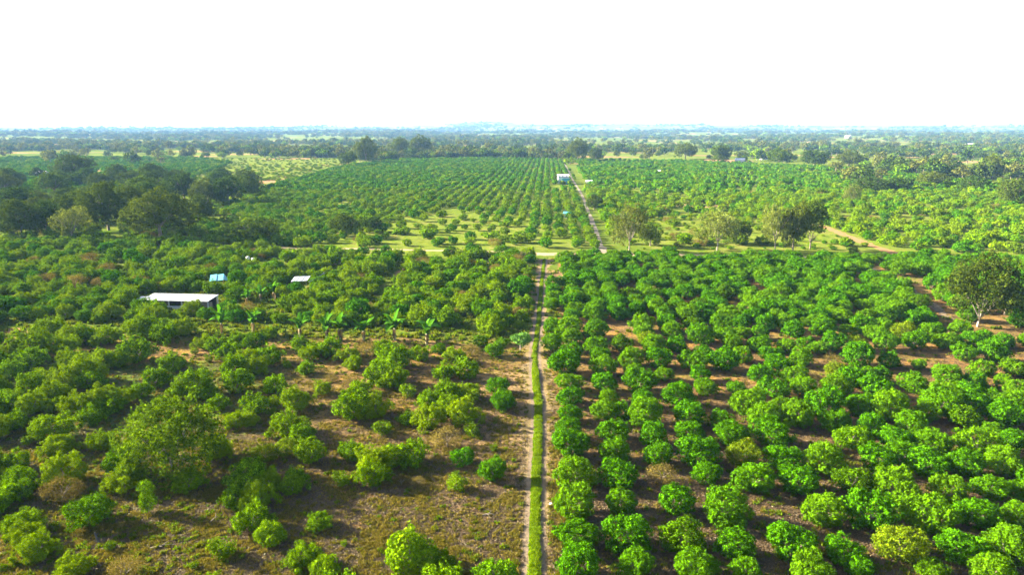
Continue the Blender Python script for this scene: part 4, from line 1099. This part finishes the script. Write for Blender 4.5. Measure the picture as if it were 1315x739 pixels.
# low scrub between the far right citrus and along the field edges
scrub = []
for _ in range(2600):
    px = rnd.uniform(-60, 1380); py = rnd.uniform(202, 318)
    g = gp(px, py)
    if inpoly(g.x, g.y, POLY_A) and not inpoly(g.x, g.y, POLY_SP): continue
    if px < 400 and py > 235 or (px > 1000 and py < 270) or rnd.random() < .18:
        if clear(g.x, g.y, 1.5): scrub.append(dict(x=g.x, y=g.y, r=rnd.uniform(1.2, 3.4), hz=.8))
for _ in range(1500):
    g = gp(rnd.uniform(235, 455), rnd.uniform(203, 233))
    if not inpoly(g.x, g.y, POLY_A) and clear(g.x, g.y, 1.5): scrub.append(dict(x=g.x, y=g.y, r=rnd.uniform(.7, 2.0), hz=.6))
scatter("scrub_undergrowth", LIB['shrub_mid'] + [LIB['dry'][0]], *stuff_arr(scrub, 9), label='low green scrub under and around the grove and along the field edges')

# ------------------------------------------------------------------ grass of the track, tufts and leaf litter near by
def tuft_mesh(name, mat, seed, n, h, w, spread):
    r = np.random.default_rng(seed); a = r.uniform(0, 6.28, n); d = r.uniform(0, spread, n)
    P = np.stack([np.cos(a) * d, np.sin(a) * d, np.zeros(n)], 1); L = h * r.uniform(.5, 1.2, n)
    b = r.uniform(0, 6.28, n); lean = r.uniform(.1, .6, n)
    tip = P + np.stack([np.cos(b) * lean * L, np.sin(b) * lean * L, L], 1)
    s = np.stack([-np.sin(b), np.cos(b), b * 0], 1) * (w * r.uniform(.6, 1.3, n))[:, None]
    mp = P * .45 + tip * .55 + [0, 0, .08 * h]
    V = np.stack([P - s * .5, P + s * .5, mp + s * .5, tip, mp - s * .5], 1).reshape(-1, 3)
    return mesh_np(name, V, np.arange(5 * n).reshape(-1, 5), [mat], np.repeat(r.random(n), 5), k=5)
TG = [tuft_mesh("track_grass", M['grass'], 800 + i, 46, .34, .05, .26) for i in range(4)]
pts = []; scl = []; rot = []; idx = []
cl = mid_line
for i in range(len(cl) - 1):
    a, b = cl[i], cl[i+1]; L = (b - a).length; w = (Rw[i] - Lw[i]).length
    if a.y < 14: a = a.copy()
    dens = 40 if a.y < 104 else 22
    for _ in range(int(L * dens)):
        f = rnd.random(); p = a.lerp(b, f); ww = .32 if a.y < 104 else .27
        e_ = rnd.uniform(-1, 1)
        ww *= 1 + .45 * mnoise.noise(Vector((e_ > 0, p.y * .6, 7)))
        pts.append((p.x + e_ * ww, p.y, 0)); s_ = rnd.uniform(.6, 1.15) * (1.25 if a.y < 104 else .8); nz = .8 + .5 * mnoise.noise(Vector((p.x, p.y * .45, 4))) + .3 * mnoise.noise(Vector((p.x, p.y * 1.7, 9))); scl.append((s_, s_, s_ * nz * (1.1 - .45 * abs(e_)))); rot.append((0, 0, rnd.uniform(0, 6.28))); idx.append(rnd.randrange(4))
scatter("track_grass", TG, pts, scl, rot, idx, label='strip of tall bright grass growing between the two wheel ruts')

TU = [tuft_mesh("dry_tuft", M['tuft'], 820 + i, 26, .22, .06, .3) for i in range(4)]
def litter_mesh(seed, n=40):
    r = np.random.default_rng(seed); P = np.stack([r.normal(0, .3, n), r.normal(0, .3, n), r.uniform(.01, .06, n)], 1)
    V, Fc, T = leaves_at(P, np.tile([0, 0, 1.0], (n, 1)), .10, 1, .01, r, .55, .35)
    V[:, 2] = np.maximum(V[:, 2], .004); return mesh_np("litter", V, Fc, [M['litter']], T)
LI = [litter_mesh(840 + i) for i in range(4)]
WE = [tuft_mesh("weed_tuft", M['weed'], 860 + i, 30, .32, .12, .35) for i in range(4)]
pts = []; scl = []; rot = []; idx = []
for _ in range(110000):
    px = rnd.uniform(-25, 1340); py = 330 + 430 * rnd.random() ** .75
    g = gp(px, py)
    if seg_d(g.x, g.y, ROADS[0][0]) < 1.35: continue
    n = mnoise.noise(Vector((g.x / 3.5, g.y / 3.5, 6))) + .5 * mnoise.noise(Vector((g.x / 1.1, g.y / 1.1, 2)))
    if g.x > 3: p_t, p_l, p_w = .10, .6, .06
    else:
        gr = smooth(100, 130, g.y); p_t, p_l, p_w = .50 - .2 * gr, .42 - .4 * gr, .03 + .8 * gr
        if g.x < -30: p_w += .1
    if n < -.05: p_t *= .3; p_w *= .3
    elif n > .25 and g.x < 3: p_t *= 1.8
    u = rnd.random()
    if u < p_t: k = rnd.randrange(4); s_ = rnd.uniform(.5, 1.25)
    elif u < p_t + p_l: k = 4 + rnd.randrange(4); s_ = rnd.uniform(.7, 1.6)
    elif u < p_t + p_l + p_w: k = 8 + rnd.randrange(4); s_ = rnd.uniform(.5, 1.3) * (1.5 if g.y > 120 else .9)
    else: continue
    pts.append((g.x, g.y, 0)); scl.append((s_,) * 3); rot.append((0, 0, rnd.uniform(0, 6.28))); idx.append(k)
scatter("ground_cover", TU + LI + WE, pts, scl, rot, idx, label='dry grass tufts, weeds and fallen brown leaves over the orchard floor')

# ------------------------------------------------------------------ haze
hz_m = bpy.data.materials.new("haze_air"); hz_m.use_nodes = True
ht = hz_m.node_tree; ht.nodes.clear()
ho = ht.nodes.new("ShaderNodeOutputMaterial"); hv = ht.nodes.new("ShaderNodeVolumePrincipled")
hv.inputs['Color'].default_value = (0.27, 0.52, 1.0, 1); hv.inputs['Density'].default_value = 0.000060; hv.inputs['Anisotropy'].default_value = 0.0
ht.links.new(hv.outputs[0], ho.inputs['Volume'])
mb = MB().box(-16000, 16000, -16000, 16000, -1.5, 260)
mb.build("haze", hz_m, kind='stuff')
